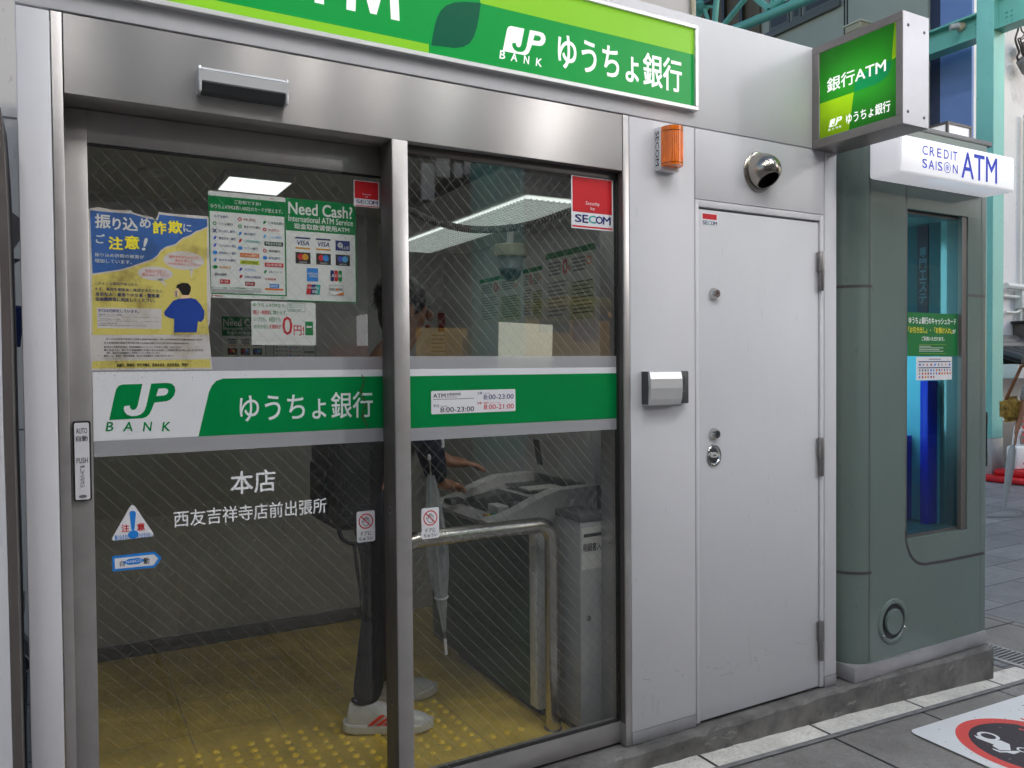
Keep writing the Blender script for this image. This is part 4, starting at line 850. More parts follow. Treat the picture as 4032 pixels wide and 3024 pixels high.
def cash_poster(o, q, Y):
    mb = MB(front(Y)); W = .0009; u0, v0, u1, v1 = q; U = lambda t: u0+(u1-u0)*t; V = lambda t: v1-(v1-v0)*t
    mb.rect(U(0), V(.315), U(1), V(0), 'band_green', W); mb.rect(U(.985), V(.99), U(1), V(.315), 'band_green', W); mb.rect(U(0), V(1), U(1), V(.99), 'band_green', W); W = .0013
    mb.text('Need Cash?', U(.035), V(.155), U(.95), V(.035), 'paper_white', W, .035, res=3); mb.text('International ATM Service', U(.035), V(.225), U(.955), V(.165), 'paper_white', W, .02); mb.text('现金取款请使用ATM', U(.11), V(.295), U(.90), V(.24), 'paper_white', W, .03)
    def logo(a, z, fn): fn(U(a), V(z), (u1-u0)*.105, (v1-v0)*.05)
    def visa(x, z, w_, h):
        mb.rect(x-w_, z+h*.85, x+w_, z+h*1.15, 'print_navy', W); mb.text('VISA', x-w_*.75, z-h*.45, x+w_*.85, z+h*.55, 'print_navy', W, .04, shear=.2); mb.rect(x-w_, z-h*1.15, x+w_, z-h*.85, 'print_gold', W)
    def plus(x, z, w_, h): mb.rect(x-w_, z-h, x+w_, z+h, 'print_navy', W); mb.text('PLUS', x-w_*.4, z-h*.7, x+w_*.85, z-h*.05, 'paper_white', W+.0004, .04, shear=.15); mb.poly([(x-w_*.8, z+.1*h), (x-w_*.35, z+h*.8), (x+w_*.1, z+.1*h), (x-w_*.35, z-h*.6)], 'paper_white', W+.0004); mb.stroke([(x-w_*.8, z+h*.1), (x+w_*.1, z+h*.1)], h*.1, 'print_navy', W+.0008); mb.stroke([(x-w_*.35, z+h*.8), (x-w_*.35, z-h*.6)], h*.1, 'print_navy', W+.0009)
    def circ(ca, cb, s):
        def f(x, z, w_, h): mb.rect(x-w_, z-h*1.1, x+w_, z+h*1.1, 'print_hair_print', W); mb.ell(x-w_*.3, z+h*.2, w_*.42, w_*.42, 'print_'+ca, W+.0003); mb.ell(x+w_*.3, z+h*.2, w_*.42, w_*.42, 'print_'+cb, W+.0006); mb.text(s, x-w_*.5, z-h*.95, x+w_*.5, z-h*.65, 'paper_white', W+.0009)
        return f
    def amex(x, z, w_, h): mb.rect(x-w_*.75, z-h*1.3, x+w_*.75, z+h*1.3, 'print_blue', W); mb.text('AMERICAN', x-w_*.7, z+h*.02, x+w_*.7, z+h*.4, 'paper_white', W+.0004, .03); mb.text('EXPRESS', x-w_*.4, z-h*.5, x+w_*.72, z-h*.1, 'paper_white', W+.0004, .03)
    def jcb(x, z, w_, h):
        for k, (c_, ch) in enumerate((('navy', 'J'), ('red', 'C'), ('green', 'B'))): a = x-w_*.8+w_*.55*k; mb.rrect(a, z-h*1.1, a+w_*.5, z+h*1.1, w_*.15, 'print_'+c_, W); mb.text(ch, a+w_*.08, z-h*.25, a+w_*.42, z+h*.3, 'paper_white', W+.0004, .04)
    def union(x, z, w_, h):
        for k, c_ in enumerate(('red', 'navy', 'teal')): a = x-w_*.9+w_*.6*k; mb.poly([(a, z-h), (a+w_*.62, z-h), (a+w_*.78, z+h), (a+w_*.16, z+h)], 'print_'+c_, W+.0002*k)
        mb.text('UnionPay', x-w_*.75, z+h*.0, x+w_*.85, z+h*.6, 'paper_white', W+.001, .03, shear=.15); mb.text('银联', x-w_*.1, z-h*.75, x+w_*.65, z-h*.1, 'paper_white', W+.001, .03)
    def disc(x, z, w_, h): mb.stroke([(x-w_, z-h), (x+w_, z-h), (x+w_, z+h), (x-w_, z+h), (x-w_, z-h)], h*.05, 'print_grey', W); mb.text('DISCOVER', x-w_*.9, z-h*.05, x+w_*.9, z+h*.45, 'print_ink', W, .03); mb.ell(x+w_*.1, z+h*.2, h*.27, h*.27, 'print_orange', W+.0004, 12); mb.poly([(x-w_*.2, z-h*.95), (x+w_*.97, z-h*.95), (x+w_*.97, z-h*.25)], 'print_orange', W)
    logo(.23, .43, visa); logo(.52, .43, visa); logo(.80, .43, plus); logo(.23, .575, circ('red', 'gold', 'mastercard')); logo(.52, .575, circ('red', 'blue', 'maestro')); logo(.80, .575, circ('purple', 'sky', 'cirrus'))
    logo(.36, .735, amex); logo(.70, .735, jcb); logo(.36, .88, union); logo(.70, .88, disc); mb.build('print', o)
o, q = inside_poster('cash_poster', 'green and white international cash poster with card logos right of the card list', (C14(1120, 166), C14(2090, 1602)), .005); cash_poster(o, q, YI)
o, q = inside_poster('fee_poster', 'small white no fee poster with a big red zero below the cash poster', (c4(1562, 292), c4(1966, 568)), .003)
mb = MB(front(YI)); W_ = .0009; T2 = lambda s, a, c_, d, e, m, bold=.02: mb.text(s, *FI.box(c4(a, c_), c4(d, e)), m, W_, bold)
T2('ゆうちょATMなら、', 1574, 304, 1782, 334, 'print_green', .03); T2('曜日・時間帯', 1576, 348, 1678, 378, 'print_red', .03); T2('に関わらず、', 1680, 350, 1786, 380, 'print_green', .02); T2('いつでも、何回でも', 1578, 390, 1746, 424, 'print_green', .02); T2('お引き出し', 1580, 438, 1672, 466, 'print_green', .02); T2('手数料が', 1674, 438, 1748, 468, 'print_red', .03)
T2('0', 1755, 388, 1820, 505, 'print_red', .01); T2('円!', 1826, 444, 1892, 508, 'print_red', .02)
q2 = FI.box(c4(1898, 420), c4(1948, 506)); mb.rect(*q2, 'print_green', W_); T2('ATM', 1900, 424, 1944, 444, 'paper_white', .02) if False else None; mb.rect(q2[0]+.004, q2[3]-.018, q2[2]-.004, q2[3]-.013, 'paper_white', W_+.0004)
q3 = FI.box(c4(1790, 306), c4(1898, 360)); mb.stroke([(q3[0], q3[1]), (q3[2], q3[1]), (q3[2], q3[3]), (q3[0], q3[3]), (q3[0], q3[1])], .0008, 'print_green', W_); T2('最寄りのゆうちょ', 1798, 312, 1880, 324, 'print_green', .01); T2('ATMをスマートフォン', 1798, 327, 1888, 339, 'print_green', .01); T2('携帯電話で検索', 1798, 343, 1872, 355, 'print_green', .01)
for k in range(4): qq = FI.box(c4(1586, 516+8*k), c4(1930-40*(k % 3), 519+8*k)); mb.rect(*qq, 'print_grey', W_)
mb.build('print', o)
# cream sheet taped behind the fixed window
FJ = Fit('y', .0445); C15 = mk(1600, 1050, 850/2210)
pq = [FJ(*C15(*q)) for q in [(938, 1045), (945, 565), (1498, 597), (1488, 1045)]]; mb = MB(front(.0445)); mb.prism(pq, 0, .0005, 'paper_cream'); o = mb.build('paper_notice'); tag(o, 'plain cream paper sheet behind the fixed window just above the green band', 'paper')
# ------------------------------------------------------------------ inside the booth
a = onY(875, 1233, 1.8465); cp = bpy.data.objects['cash_poster']; cl = bpy.data.objects['card_list_poster']
copy_thing(cp, (a.x+.10, 1.8465, a.z-.31), 'green international cash poster on the back wall inside, seen below the card list')
copy_thing(cl, (a.x+.345, 1.8465, a.z-.345), 'white bank card list on the back wall inside, mostly hidden behind the no fee poster')
mat('machine_grey', (.68, .68, .66), .45, var=.04); mat('machine_dark', (.10, .10, .105), .4); mat('screen_glass', (.02, .022, .025), .12); mat('machine_green', (.018, .075, .038), .4, var=.15)
mat('tray_grey', (.38, .38, .38), .45)
cm = thing('cash_machine', 'grey cash machine with sloping screen console and dark green front behind the fixed window', 'cash machine', (1.62, .70, .18))
B('body', cm, 1.535, 1.845, .335, 1.10, .215, .885, 'machine_grey', .004)
B('plinth', cm, 1.56, 1.84, .36, 1.08, .18, .2145, 'dark_grey', .002)
B('front_panel', cm, 1.528, 1.5345, .385, 1.30, .22, .872, 'machine_green', .002)
B('corner_trim', cm, 1.524, 1.5345, .335, .384, .222, .874, 'machine_grey', .003)
def prof(y, lift=0): return [(1.322, y, .922), (1.322, y, .944), (1.345, y, .950), (1.40, y, .957+lift), (1.45, y, .972+lift), (1.50, y, .992+lift), (1.555, y, 1.013+lift), (1.624, y, 1.032+lift), (1.80, y, 1.036+lift), (1.80, y, .89), (1.56, y, .888), (1.46, y, .893), (1.37, y, .908)]
def cheek(y0, y1, name):
    mb = MB(); p0, p1 = prof(y0), prof(y1); n = len(p0)
    mb.add(p0+p1, [tuple(range(n)), tuple(range(n, 2*n))[::-1]]+[(i, n+i, n+(i+1) % n, (i+1) % n) for i in range(n)], 'machine_grey'); return mb.build(name, cm)
cheek(.332, .395, 'console_cheek'); cheek(.80, .865, 'console_cheek')
mb = MB(); P = Plane((0, .799, 0), (1, 0, 0), (0, 0, 1))     # bed between the cheeks
mb.p = P; mb.prism([(1.322, .925), (1.322, .938), (1.40, .945), (1.46, .948), (1.60, .985), (1.80, 1.0), (1.80, .90), (1.45, .90)], 0, .403, 'tray_grey'); mb.build('console_bed', cm)
mb = MB(); mb.add([(1.405, .50, .9475), (1.595, .45, .9855), (1.595, .76, .9855), (1.405, .78, .9475)], [(0, 1, 2, 3)], 'screen_glass'); mb.build('screen', cm)
B('coin_hopper', cm, 1.47, 1.53, .40, .47, .95, .985, 'machine_dark', .012); B('pocket_lid', cm, 1.41, 1.455, .41, .50, .945, .978, 'machine_grey', .004)
B('keypad', cm, 1.36, 1.43, .72, .79, .945, .962, 'machine_dark', .003)
for k in range(3): B('slot', cm, 1.62, 1.78, .43+.11*k, .52+.11*k, 1.000, 1.008, 'machine_dark' if k != 1 else 'paper_inside', .001)
for k, c_ in enumerate(('print_orange', 'print_yellow', 'print_green', 'print_teal')): B('button', cm, 1.345+.014*k, 1.356+.014*k, .40, .412, .9505, .957, c_, .001)
mb = MB(front(.865)); mb.prism([(1.795, 1.037), (1.79, 1.10), (1.775, 1.19), (1.765, 1.25), (1.72, 1.30), (1.845, 1.31), (1.845, 1.037)], 0, .53, 'machine_grey'); up = mb.build('upper_housing', cm)
mb = MB()
for k, (m, w_) in enumerate((('paper_white', .075), ('paper_inside', .10), ('machine_dark', .05))):
    y = .46+.125*k; mb.add([(1.7905-.001, y+w_, 1.075), (1.7905-.001, y, 1.075), (1.7705-.001, y, 1.185), (1.7705-.001, y+w_, 1.185)], [(0, 1, 2, 3)], m)
mb.build('sticker_print', up)
B('screen_hood', cm, 1.70, 1.846, .34, .86, 1.312, 1.345, 'machine_dark', .006)
# slip bin
bn = thing('slip_bin', 'grey receipt slip bin with a dark slot in front of the cash machine', 'bin', (1.655, .22, .18))
B('body', bn, 1.592, 1.705, .142, .30, .205, .945, 'tray_grey', .003); B('lid', bn, 1.588, 1.709, .138, .304, .9455, .972, 'machine_dark', .004); B('foot', bn, 1.60, 1.70, .15, .295, .18, .2045, 'dark_grey', .001)
mb = MB(front(.142)); mb.rect(1.598, .775, 1.70, .925, 'paper_inside', .0006); mb.rect(1.606, .890, 1.698, .902, 'black', .0012); mb.text('明細書入れ', 1.604, .838, 1.702, .868, 'print_ink', .0012, bold=.02); mb.build('slot_label', bn)
mb = MB(); mb.lathe((1.625, .142, .60), (0, -1, 0), [(0, .010), (.004, .009), (.005, .004)], 'chrome', 14); mb.build('lock', bn)
# hoop handrail
hr = thing('handrail', 'polished steel tube handrail hoop behind the fixed window', 'handrail', (1.26, .25, .18))
R_ = .028; arc = lambda cx, cz, a0, a1: [(cx+.062*math.cos(math.radians(a0+(a1-a0)*i/10)), .25, cz+.062*math.sin(math.radians(a0+(a1-a0)*i/10))) for i in range(11)]
mb = MB(); mb.tube([(.962, .25, .1805), (.962, .25, .50)]+arc(1.024, .868, 180, 90)+arc(1.480, .868, 90, 0)+[(1.542, .25, .5), (1.542, .25, .1805)], R_, 'rail_steel', 18); mb.build('tube', hr)
for x in (.962, 1.542):
    mb = MB(); mb.lathe((x, .25, .1798), (0, 0, 1), [(0, .034), (.003, .033), (.004, .029)], 'rail_steel', 24); mb.build('base_flange', hr)
# canopy light above the machine
cn = thing('canopy_light', 'long louvred strip light on the canopy above the cash machine', 'lamp', (1.61, .70, 2.05))
mat('louvre_lit', (.86, .92, .90), .5, emit=.7); mat('lamp_lit', (.92, .97, .96), .5, emit=.85)
B('housing', cn, 1.37, 1.849, .16, 1.56, 2.085, 2.20, 'machine_grey', .004)
mb = MB(); mb.add([(1.40, .17, 2.078), (1.63, .17, 2.078), (1.63, 1.52, 2.078), (1.40, 1.52, 2.078)], [(0, 3, 2, 1)], 'louvre_lit'); mb.build('diffuser', cn)
mb = MB()
for k in range(54): mb.box(1.40, 1.63, .19+.0247*k, .1912+.0247*k, 2.069, 2.077, 'paper_white')
for k in range(9): mb.box(1.4225+.0230*k, 1.4235+.0230*k, .175, 1.515, 2.0692, 2.0768, 'paper_white')
mb.build('louvre', cn)
lp = thing('ceiling_lamp', 'square white ceiling lamp glowing above the card list poster', 'lamp', (.72, 1.26, 2.27))
B('housing', lp, .585, .86, 1.12, 1.41, 2.262, 2.2895, 'paper_white', .003)
mb = MB(); mb.add([(.60, 1.135, 2.2605), (.845, 1.135, 2.2605), (.845, 1.395, 2.2605), (.60, 1.395, 2.2605)], [(0, 3, 2, 1)], 'lamp_lit'); mb.build('diffuser', lp)
mb = MB(); mb.lathe((.33, 1.3, 2.2895), (0, 0, -1), [(0, .05), (.012, .048), (.022, .02)], 'paper_white', 20); sm = mb.build('smoke_detector'); tag(sm, 'small round smoke detector on the booth ceiling above the fraud poster', 'smoke detector')
# dome camera
dm = thing('dome_camera', 'beige dome security camera hanging above the cash machine', 'camera', (1.62, 1.0, 1.86))
dc = onY(2010, 1000, .62); o = Vector((dc.x, .62, dc.z))
mb = MB(); mb.lathe(o+Vector((0, 0, .035)), (0, 0, -1), [(0, .062), (.002, .066), (.045, .066), (.05, .062)], 'plaster_beige', 28); mb.build('mount', dm)
mb = MB(); mb.lathe(o+Vector((0, 0, -.016)), (0, 0, -1), [(0, .050), (.045, .050), (.05, .046)], 'tray_grey', 28); mb.build('collar', dm)
mb = MB(); mb.lathe(o+Vector((0, 0, -.067)), (0, 0, -1), [(.044*math.sin(i*math.pi/16), .044*math.cos(i*math.pi/16)) for i in range(9)], 'screen_glass', 24); mb.build('dome', dm)
mb = MB(); mb.tube([o+Vector((0, 0, .034)), o+Vector((0, 0, 2.289-o.z))], .014, 'tray_grey', 12); mb.build('stem', dm)
mat('cord_grey', (.15, .145, .13), .5)
# coiled cord
pts = [onY(*q, .19) for q in ((1590, 815), (1700, 868), (1830, 900), (1950, 903), (2080, 885), (2260, 825))]; cen = curve(pts, 60); hp = []
for i in range(len(cen)-1):
    for k in range(4):
        p_ = cen[i].lerp(cen[i+1], k/4); ph_ = (i*4+k)*2*math.pi/16; hp.append(p_+Vector((0, math.cos(ph_)*.0085, math.sin(ph_)*.0095)))
mb = MB(); mb.tube(hp, .0034, 'cord_grey', 6); o = mb.build('coiled_cord'); tag(o, 'dark coiled cord sagging across the top of the fixed window inside', 'cord')
# posters above the machine, on the wall facing left
FP = Fit('x', 1.8495)
def wall_poster(name, label, y0, y1, z0, z1, fn):
    mb = MB(side(1.8495)); mb.prism([(-y1, z0), (-y0, z0), (-y0, z1), (-y1, z1)], 0, .0006, 'paper_inside'); o = mb.build(name); tag(o, label, 'poster', 'notices on the wall above the cash machine')
    mb = MB(side(1.8488)); fn(mb, -y1, -y0, z0, z1); mb.build('print', o)
mat('notice_pale', (.50, .52, .34), .6)
def notice(col):
    def fn(mb, u0, u1, z0, z1):
        w_, h = u1-u0, z1-z0; mb.rect(u0, z1-h*.08, u1, z1, 'band_green', .0004); mb.text('0', u0+w_*.36, z1-h*.32, u0+w_*.46, z1-h*.12, 'print_red', .0005, .02); mb.text('円', u0+w_*.47, z1-h*.30, u0+w_*.52, z1-h*.22, 'print_red', .0005, .02)
        mb.rect(u0+w_*.5, z0+h*.06, u1-w_*.02, z1-h*.45, col, .0003)
        for k in range(9): mb.rect(u0+w_*.04, z1-h*(.42+.055*k), u0+w_*(.46-.05*(k % 3)), z1-h*(.40+.055*k), 'print_grey', .0006); mb.rect(u0+w_*.55, z1-h*(.46+.05*k), u0+w_*(.95-.06*(k % 2)), z1-h*(.445+.05*k), 'print_darkgreen', .0007)
        for k in range(4): mb.rect(u0+w_*.06, z1-h*(.16+.05*k), u0+w_*.32, z1-h*(.135+.05*k), 'print_grey', .0006); mb.rect(u0+w_*.56, z1-h*(.16+.05*k), u0+w_*.82, z1-h*(.135+.05*k), 'print_grey', .0006)
        mb.ring(u0+w_*.88, z1-h*.2, w_*.05, w_*.05, w_*.015, 'print_orange', .0006, 14)
    return fn
wall_poster('fee_notice', 'green edged fee notice on the inner wall left of the dome camera', .985, 1.40, 1.70, 1.935, notice('notice_pale'))
wall_poster('fee_notice', 'larger green edged fee notice on the inner wall under the security sticker', .40, .77, 1.67, 1.985, notice('notice_pale'))
wall_poster('fee_notice', 'narrow pale green notice on the inner wall behind the dome camera', .80, .97, 1.70, 1.94, notice('notice_pale'))
# red framed card stand on the machine ledge
st = thing('notice_stand', 'dark red framed white notice standing inside just right of the mullion', 'notice', (1.13, 1.3, 1.3))
FQ = Fit('y', 1.835); q = FQ.box((1730, 1240), (1767, 1410)); B('frame', st, onY(1728, 1300, 1.835).x, onY(1768, 1300, 1.835).x, 1.83, 1.845, onY(1750, 1402, 1.835).z, onY(1750, 1232, 1.835).z, 'print_maroon', .002)
q = FQ.box((1690, 1306), (1760, 1400)); mb = MB(front(1.829)); mb.rect(*q, 'paper_inside'); 
for k in range(5): mb.rect(q[0]+.01, q[3]-.022-.022*k, q[2]-.01-.01*(k % 2), q[3]-.017-.022*k, 'print_ink', .0005)
mb.build('sheet', st)

# ------------------------------------------------------------------ people
mat('skin', srgb(170, 122, 96), .5, var=.08); mat('hair', (.012, .010, .009), .42, var=.3, scale=60, stretch=(1, 1, .1)); mat('shirt_navy', (.018, .022, .048), .8, var=.2, bump=.3); mat('trousers', (.026, .027, .033), .8, var=.25, bump=.3, bscale=120)
mat('shoe_white', (.62, .62, .60), .6, var=.08); mat('shoe_sole', (.66, .66, .64), .5); mat('shoe_red', srgb(235, 70, 50), .5); mat('bag_black', (.014, .014, .016), .6, var=.3, bump=.3, bscale=150)
mat('stripe_shirt', (.30, .29, .28), .8, var=.5, scale=40, stretch=(.05, .05, 1)); mat('print_bag', (.30, .19, .03), .7, var=.9, scale=22)
def skin(name, parent, V, E_, R__, m, lev=2):
    """grow one continuous skin over a joint skeleton"""
    me = bpy.data.meshes.new(name); me.from_pydata([Vector(q) for q in V], E_, []); o = bpy.data.objects.new(name, me); COL.objects.link(o)
    o.modifiers.new('s', 'SKIN'); sk = me.skin_vertices[0].data if me.skin_vertices else None
    if sk is None:
        bpy.context.view_layer.objects.active = o; me.skin_vertices.new() if hasattr(me.skin_vertices, 'new') else None; sk = me.skin_vertices[0].data
    for i, r in enumerate(R__): sk[i].radius = r if isinstance(r, tuple) else (r, r)
    sk[0].use_root = True; o.modifiers['s'].use_smooth_shade = True
    sb = o.modifiers.new('b', 'SUBSURF'); sb.levels = lev; sb.render_levels = lev
    ev = o.evaluated_get(bpy.context.evaluated_depsgraph_get()); m2 = bpy.data.meshes.new_from_object(ev); bpy.data.objects.remove(o)
    mb = MB(); mb.add([q.co.copy() for q in m2.vertices], [tuple(p.vertices) for p in m2.polygons], m, True); bpy.data.meshes.remove(m2); return mb.build(name, parent)
def chain(*ks): return [(ks[i], ks[i+1]) for i in range(len(ks)-1)]
def person(label, loc, J, look, wear, group=None, sleeve=.8):
    """J: joint positions relative to loc; look: face direction"""
    p = thing('person', label, 'person', loc, group); o = Vector(loc); q = {k: o+Vector(v_) for k, v_ in J.items()}; F = Vector(look).normalized(); Sd = F.cross(Vector((0, 0, 1))).normalized()
    names = ['pelvis', 'waist', 'chest', 'neck', 'head0', 'shR', 'elR', 'wrR', 'shL', 'elL', 'wrL', 'hipR', 'knR', 'anR', 'hipL', 'knL', 'anL']
    V = [q[k] for k in names[:4]]+[q['head']+Vector((0, 0, -.10))]+[q[k] for k in names[5:]]
    E_ = [(0, 1), (1, 2), (2, 3), (3, 4), (2, 5), (5, 6), (6, 7), (2, 8), (8, 9), (9, 10), (0, 11), (11, 12), (12, 13), (0, 14), (14, 15), (15, 16)]
    R__ = [.105, .10, .115, .052, .05, .052, .038, .026, .052, .038, .026, .08, .055, .036, .08, .055, .036]
    hv = []                                                   # head and hands continue the same skin
    V += [q['head']+F*.005, q['head']+F*.012+Vector((0, 0, .06))]; E_ += [(4, 17), (17, 18)]; R__ += [(.078, .085), (.066, .075)]
    for s, wr, el in (('R', 7, 6), ('L', 10, 9)):
        d = (q['wr'+s]-q['el'+s]).normalized(); dn = Vector(J.get('hand'+s, d)).normalized(); up = Vector((0, 0, 1)); sdv = dn.cross(up).normalized()
        palm = q['wr'+s]+dn*.045; V.append(palm); E_.append((wr, len(V)-1)); R__.append((.020, .030)); pi = len(V)-1
        for k, ln in enumerate((.072, .082, .078, .062)):
            b0 = palm+dn*.035+sdv*(.024-.016*k); b1 = b0+dn*ln*.5-up*.006; b2 = b1+dn*ln*.42-up*.022
            V += [b0, b1, b2]; n_ = len(V); E_ += [(pi, n_-3), (n_-3, n_-2), (n_-2, n_-1)]; R__ += [.0095, .0085, .007]
        t0 = palm+sdv*(.032 if s == 'R' else -.032)*-1-dn*.01; V += [t0, t0+dn*.035+sdv*(-.012 if s == 'R' else .012)]; n_ = len(V); E_ += [(pi, n_-2), (n_-2, n_-1)]; R__ += [.010, .008]
    body = skin('body', p, V, E_, R__, 'skin')
    H = q['head']; mb = MB()
    def blob(c, r, m, n=14, k=10):
        vs = []; fsx = []
        for j in range(k+1):
            th = math.pi*j/k
            for i in range(n): ph_ = 2*math.pi*i/n; vs.append(c+F*(r[0]*math.sin(th)*math.cos(ph_))+Sd*(r[1]*math.sin(th)*math.sin(ph_))+Vector((0, 0, r[2]*math.cos(th))))
        fsx = [(j*n+i, (j+1)*n+i, (j+1)*n+(i+1) % n, j*n+(i+1) % n) for j in range(k) for i in range(n)]; mb.add(vs, fsx, m, True)
    blob(H+F*.092-Vector((0, 0, .005)), (.016, .012, .022), 'skin'); blob(H+F*.080+Sd*.030+Vector((0, 0, .025)), (.008, .009, .005), 'print_ink'); blob(H+F*.080-Sd*.030+Vector((0, 0, .025)), (.008, .009, .005), 'print_ink')
    blob(H+F*.084-Vector((0, 0, .045)), (.008, .024, .007), 'print_pink')
    for s in (1, -1): blob(H+Sd*s*.080-F*.005, (.018, .010, .030), 'skin')
    mb.build('face', p); mb = MB(); random.seed(9)
    blob(H-F*.022+Vector((0, 0, .045)), (.098, .092, .098), 'hair', 24, 16); blob(H-F*.045-Vector((0, 0, .025)), (.060, .080, .085), 'hair', 18, 12)
    for k in range(260):                                      # loose tufts over the cap of hair
        ph_ = random.uniform(0, 2*math.pi); th = random.uniform(.1, 1.9); dd = F*(math.sin(th)*math.cos(ph_))+Sd*(math.sin(th)*math.sin(ph_))+Vector((0, 0, math.cos(th)))
        if dd.dot(F) > .55 and dd.z < .3: continue
        c_ = H-F*.022+Vector((0, 0, .045))+Vector((dd.x*.094, dd.y*.094, dd.z*.094)); tg = (Vector((0, 0, -1))+F*random.uniform(-.3, .5)+Sd*random.uniform(-.5, .5)+dd*.35).normalized(); sx = tg.cross(dd).normalized()*.010
        mb.add([c_-sx, c_+sx, c_+tg*.032+dd*.006], [(0, 1, 2)], 'hair')
    mb.build('hair', p)
    s_, t_ = wear
    skin('shirt', p, [q['waist']-Vector((0, 0, .09)), q['waist'], q['chest'], q['neck']-Vector((0, 0, .045)), q['shR'], q['shR'].lerp(q['elR'], .5), q['shR'].lerp(q['elR'], .8 if sleeve < 1 else .98)]+([q['elR'].lerp(q['wrR'], .88)] if sleeve > 1 else [q['shR'].lerp(q['elR'], .82)])+[q['shL'], q['shL'].lerp(q['elL'], .5), q['shL'].lerp(q['elL'], .8 if sleeve < 1 else .98), (q['elL'].lerp(q['wrL'], .88) if sleeve > 1 else q['shL'].lerp(q['elL'], .82))],
         [(0, 1), (1, 2), (2, 3), (2, 4), (4, 5), (5, 6), (6, 7), (2, 8), (8, 9), (9, 10), (10, 11)], [.135, .132, .14, .062, .072, .060, .056, .042, .072, .060, .056, .042], s_)
    skin('trousers', p, [q['pelvis']+Vector((0, 0, .05)), q['pelvis'], q['hipR'], q['knR'], q['anR']-Vector((0, 0, .008)), q['hipL'], q['knL'], q['anL']-Vector((0, 0, .008))], [(0, 1), (1, 2), (2, 3), (3, 4), (1, 5), (5, 6), (6, 7)], [.128, .122, .10, .072, .054, .10, .072, .054], t_)
    return p, q
def shoe(p, heel, toe, z, red=True):
    """trainer: lofted upper with a low collar and a rising toe, thick flared sole, stripes on both sides"""
    h, t = Vector(heel), Vector(toe); d = (t-h); L = d.length; d.normalize(); s = Vector((-d.y, d.x, 0)); n = 13; vs = []
    prf = [(.02, .018, .022, 0), (.015, .026, .052, .0), (.03, .030, .082, .012), (.09, .033, .094, .03), (.20, .035, .090, .03), (.34, .036, .086, .022), (.46, .038, .074, .01), (.58, .042, .060, 0), (.72, .045, .049, 0), (.84, .042, .042, 0), (.93, .034, .034, 0), (.985, .020, .022, 0), (1, .008, .012, 0)]
    for tt, w_, hh, lean in prf:
        for k in range(n):
            a = math.pi*k/(n-1); sn, cs = math.sin(a), math.cos(a); pw = .55 if tt < .4 else .8
            vs.append(h+d*(L*tt+lean*sn*.3)+s*(w_*math.copysign(abs(cs)**.8, cs)*(1-.18*sn*(tt < .5)))+Vector((0, 0, z+.022+hh*sn**pw)))
    fsx = [(i*n+k, i*n+k+1, (i+1)*n+k+1, (i+1)*n+k) for i in range(len(prf)-1) for k in range(n-1)]+[tuple(range(n)), tuple((len(prf)-1)*n+k for k in range(n))[::-1]]
    mb = MB(); mb.add(vs, fsx, 'shoe_white', True); sh = mb.build('shoe', p)
    mb = MB(); out = [(-.04, .010), (-.025, .024), (.02, .034), (.12, .039), (.40, .040), (.60, .046), (.75, .049), (.88, .043), (.97, .028), (1.03, .010)]
    lift = lambda tt: .010*max(0, (tt-.75)/.25)**1.5+.008*max(0, (.08-tt)/.12)
    rings = []
    for zz, gr in ((0, .94), (.006, 1), (.026, 1.02), (.031, .97)):
        rings.append([h+d*(L*tt)+s*(w_*gr)+Vector((0, 0, z+zz+lift(tt))) for tt, w_ in out]+[h+d*(L*tt)-s*(w_*gr)+Vector((0, 0, z+zz+lift(tt))) for tt, w_ in out[::-1]])
    m = len(rings[0]); vv = [q for r in rings for q in r]
    mb.add(vv, [tuple(range(m)), tuple(range(3*m, 4*m))[::-1]]+[(r*m+(i+1) % m, r*m+i, (r+1)*m+i, (r+1)*m+(i+1) % m) for r in range(3) for i in range(m)], 'shoe_sole', False); mb.build('sole', sh)
    mb = MB(); c_ = h+d*(L*.17)+Vector((0, 0, z+.112)); mb.tube([c_+d*(.030*math.cos(a))+s*(.027*math.sin(a))+Vector((0, 0, -.006*math.cos(a)-.004)) for a in [2*math.pi*i/20 for i in range(21)]], .005, 'bag_black', 6); mb.build('collar', sh)
    if red:
        for sd_ in (-1, 1):
            mb = MB()
            for k in range(3):
                a0, a1 = h+d*(L*(.27+.09*k)), h+d*(L*(.27+.09*k)+.045); w_ = d*.015
                for q0, q1, e_ in ((.0385, .0365, 0),): 
                    b0 = a0+s*(sd_*(q0+.0045))+Vector((0, 0, z+.034)); b1 = a1+s*(sd_*(q1+.001))+Vector((0, 0, z+.068-.006*k)); o_ = s*(sd_*-.006)
                    mb.add([b0, b0+w_, b1+w_, b1, b0+o_, b0+w_+o_, b1+w_+o_, b1+o_], [(0, 1, 2, 3), (7, 6, 5, 4), (0, 4, 5, 1), (1, 5, 6, 2), (2, 6, 7, 3), (3, 7, 4, 0)], 'shoe_red')
            mb.build('stripes', sh)
    return sh
z0 = .1848
user, uq = person('person in navy shirt and dark trousers using the cash machine behind the glass doors', (1.0, .62, z0),
    dict(pelvis=(.01, .0, .90), waist=(.02, .0, 1.04), chest=(.05, .0, 1.26), neck=(.09, .0, 1.40), head=(.135, .0, 1.525), shR=(.055, -.165, 1.29), elR=(.145, -.19, 1.03), wrR=(.235, -.06, .875), shL=(.065, .165, 1.29), elL=(.20, .18, 1.06), wrL=(.36, .12, .93),
         hipR=(.0, -.085, .82), knR=(.0, -.07, .46), anR=(-.055, -.035, .095), hipL=(.02, .085, .82), knL=(.08, .10, .46), anL=(.07, .13, .095), handR=(.8, .45, -.15), handL=(.9, -.2, -.1)), (1, -.12, -.12), ('shirt_navy', 'trousers'), sleeve=2)
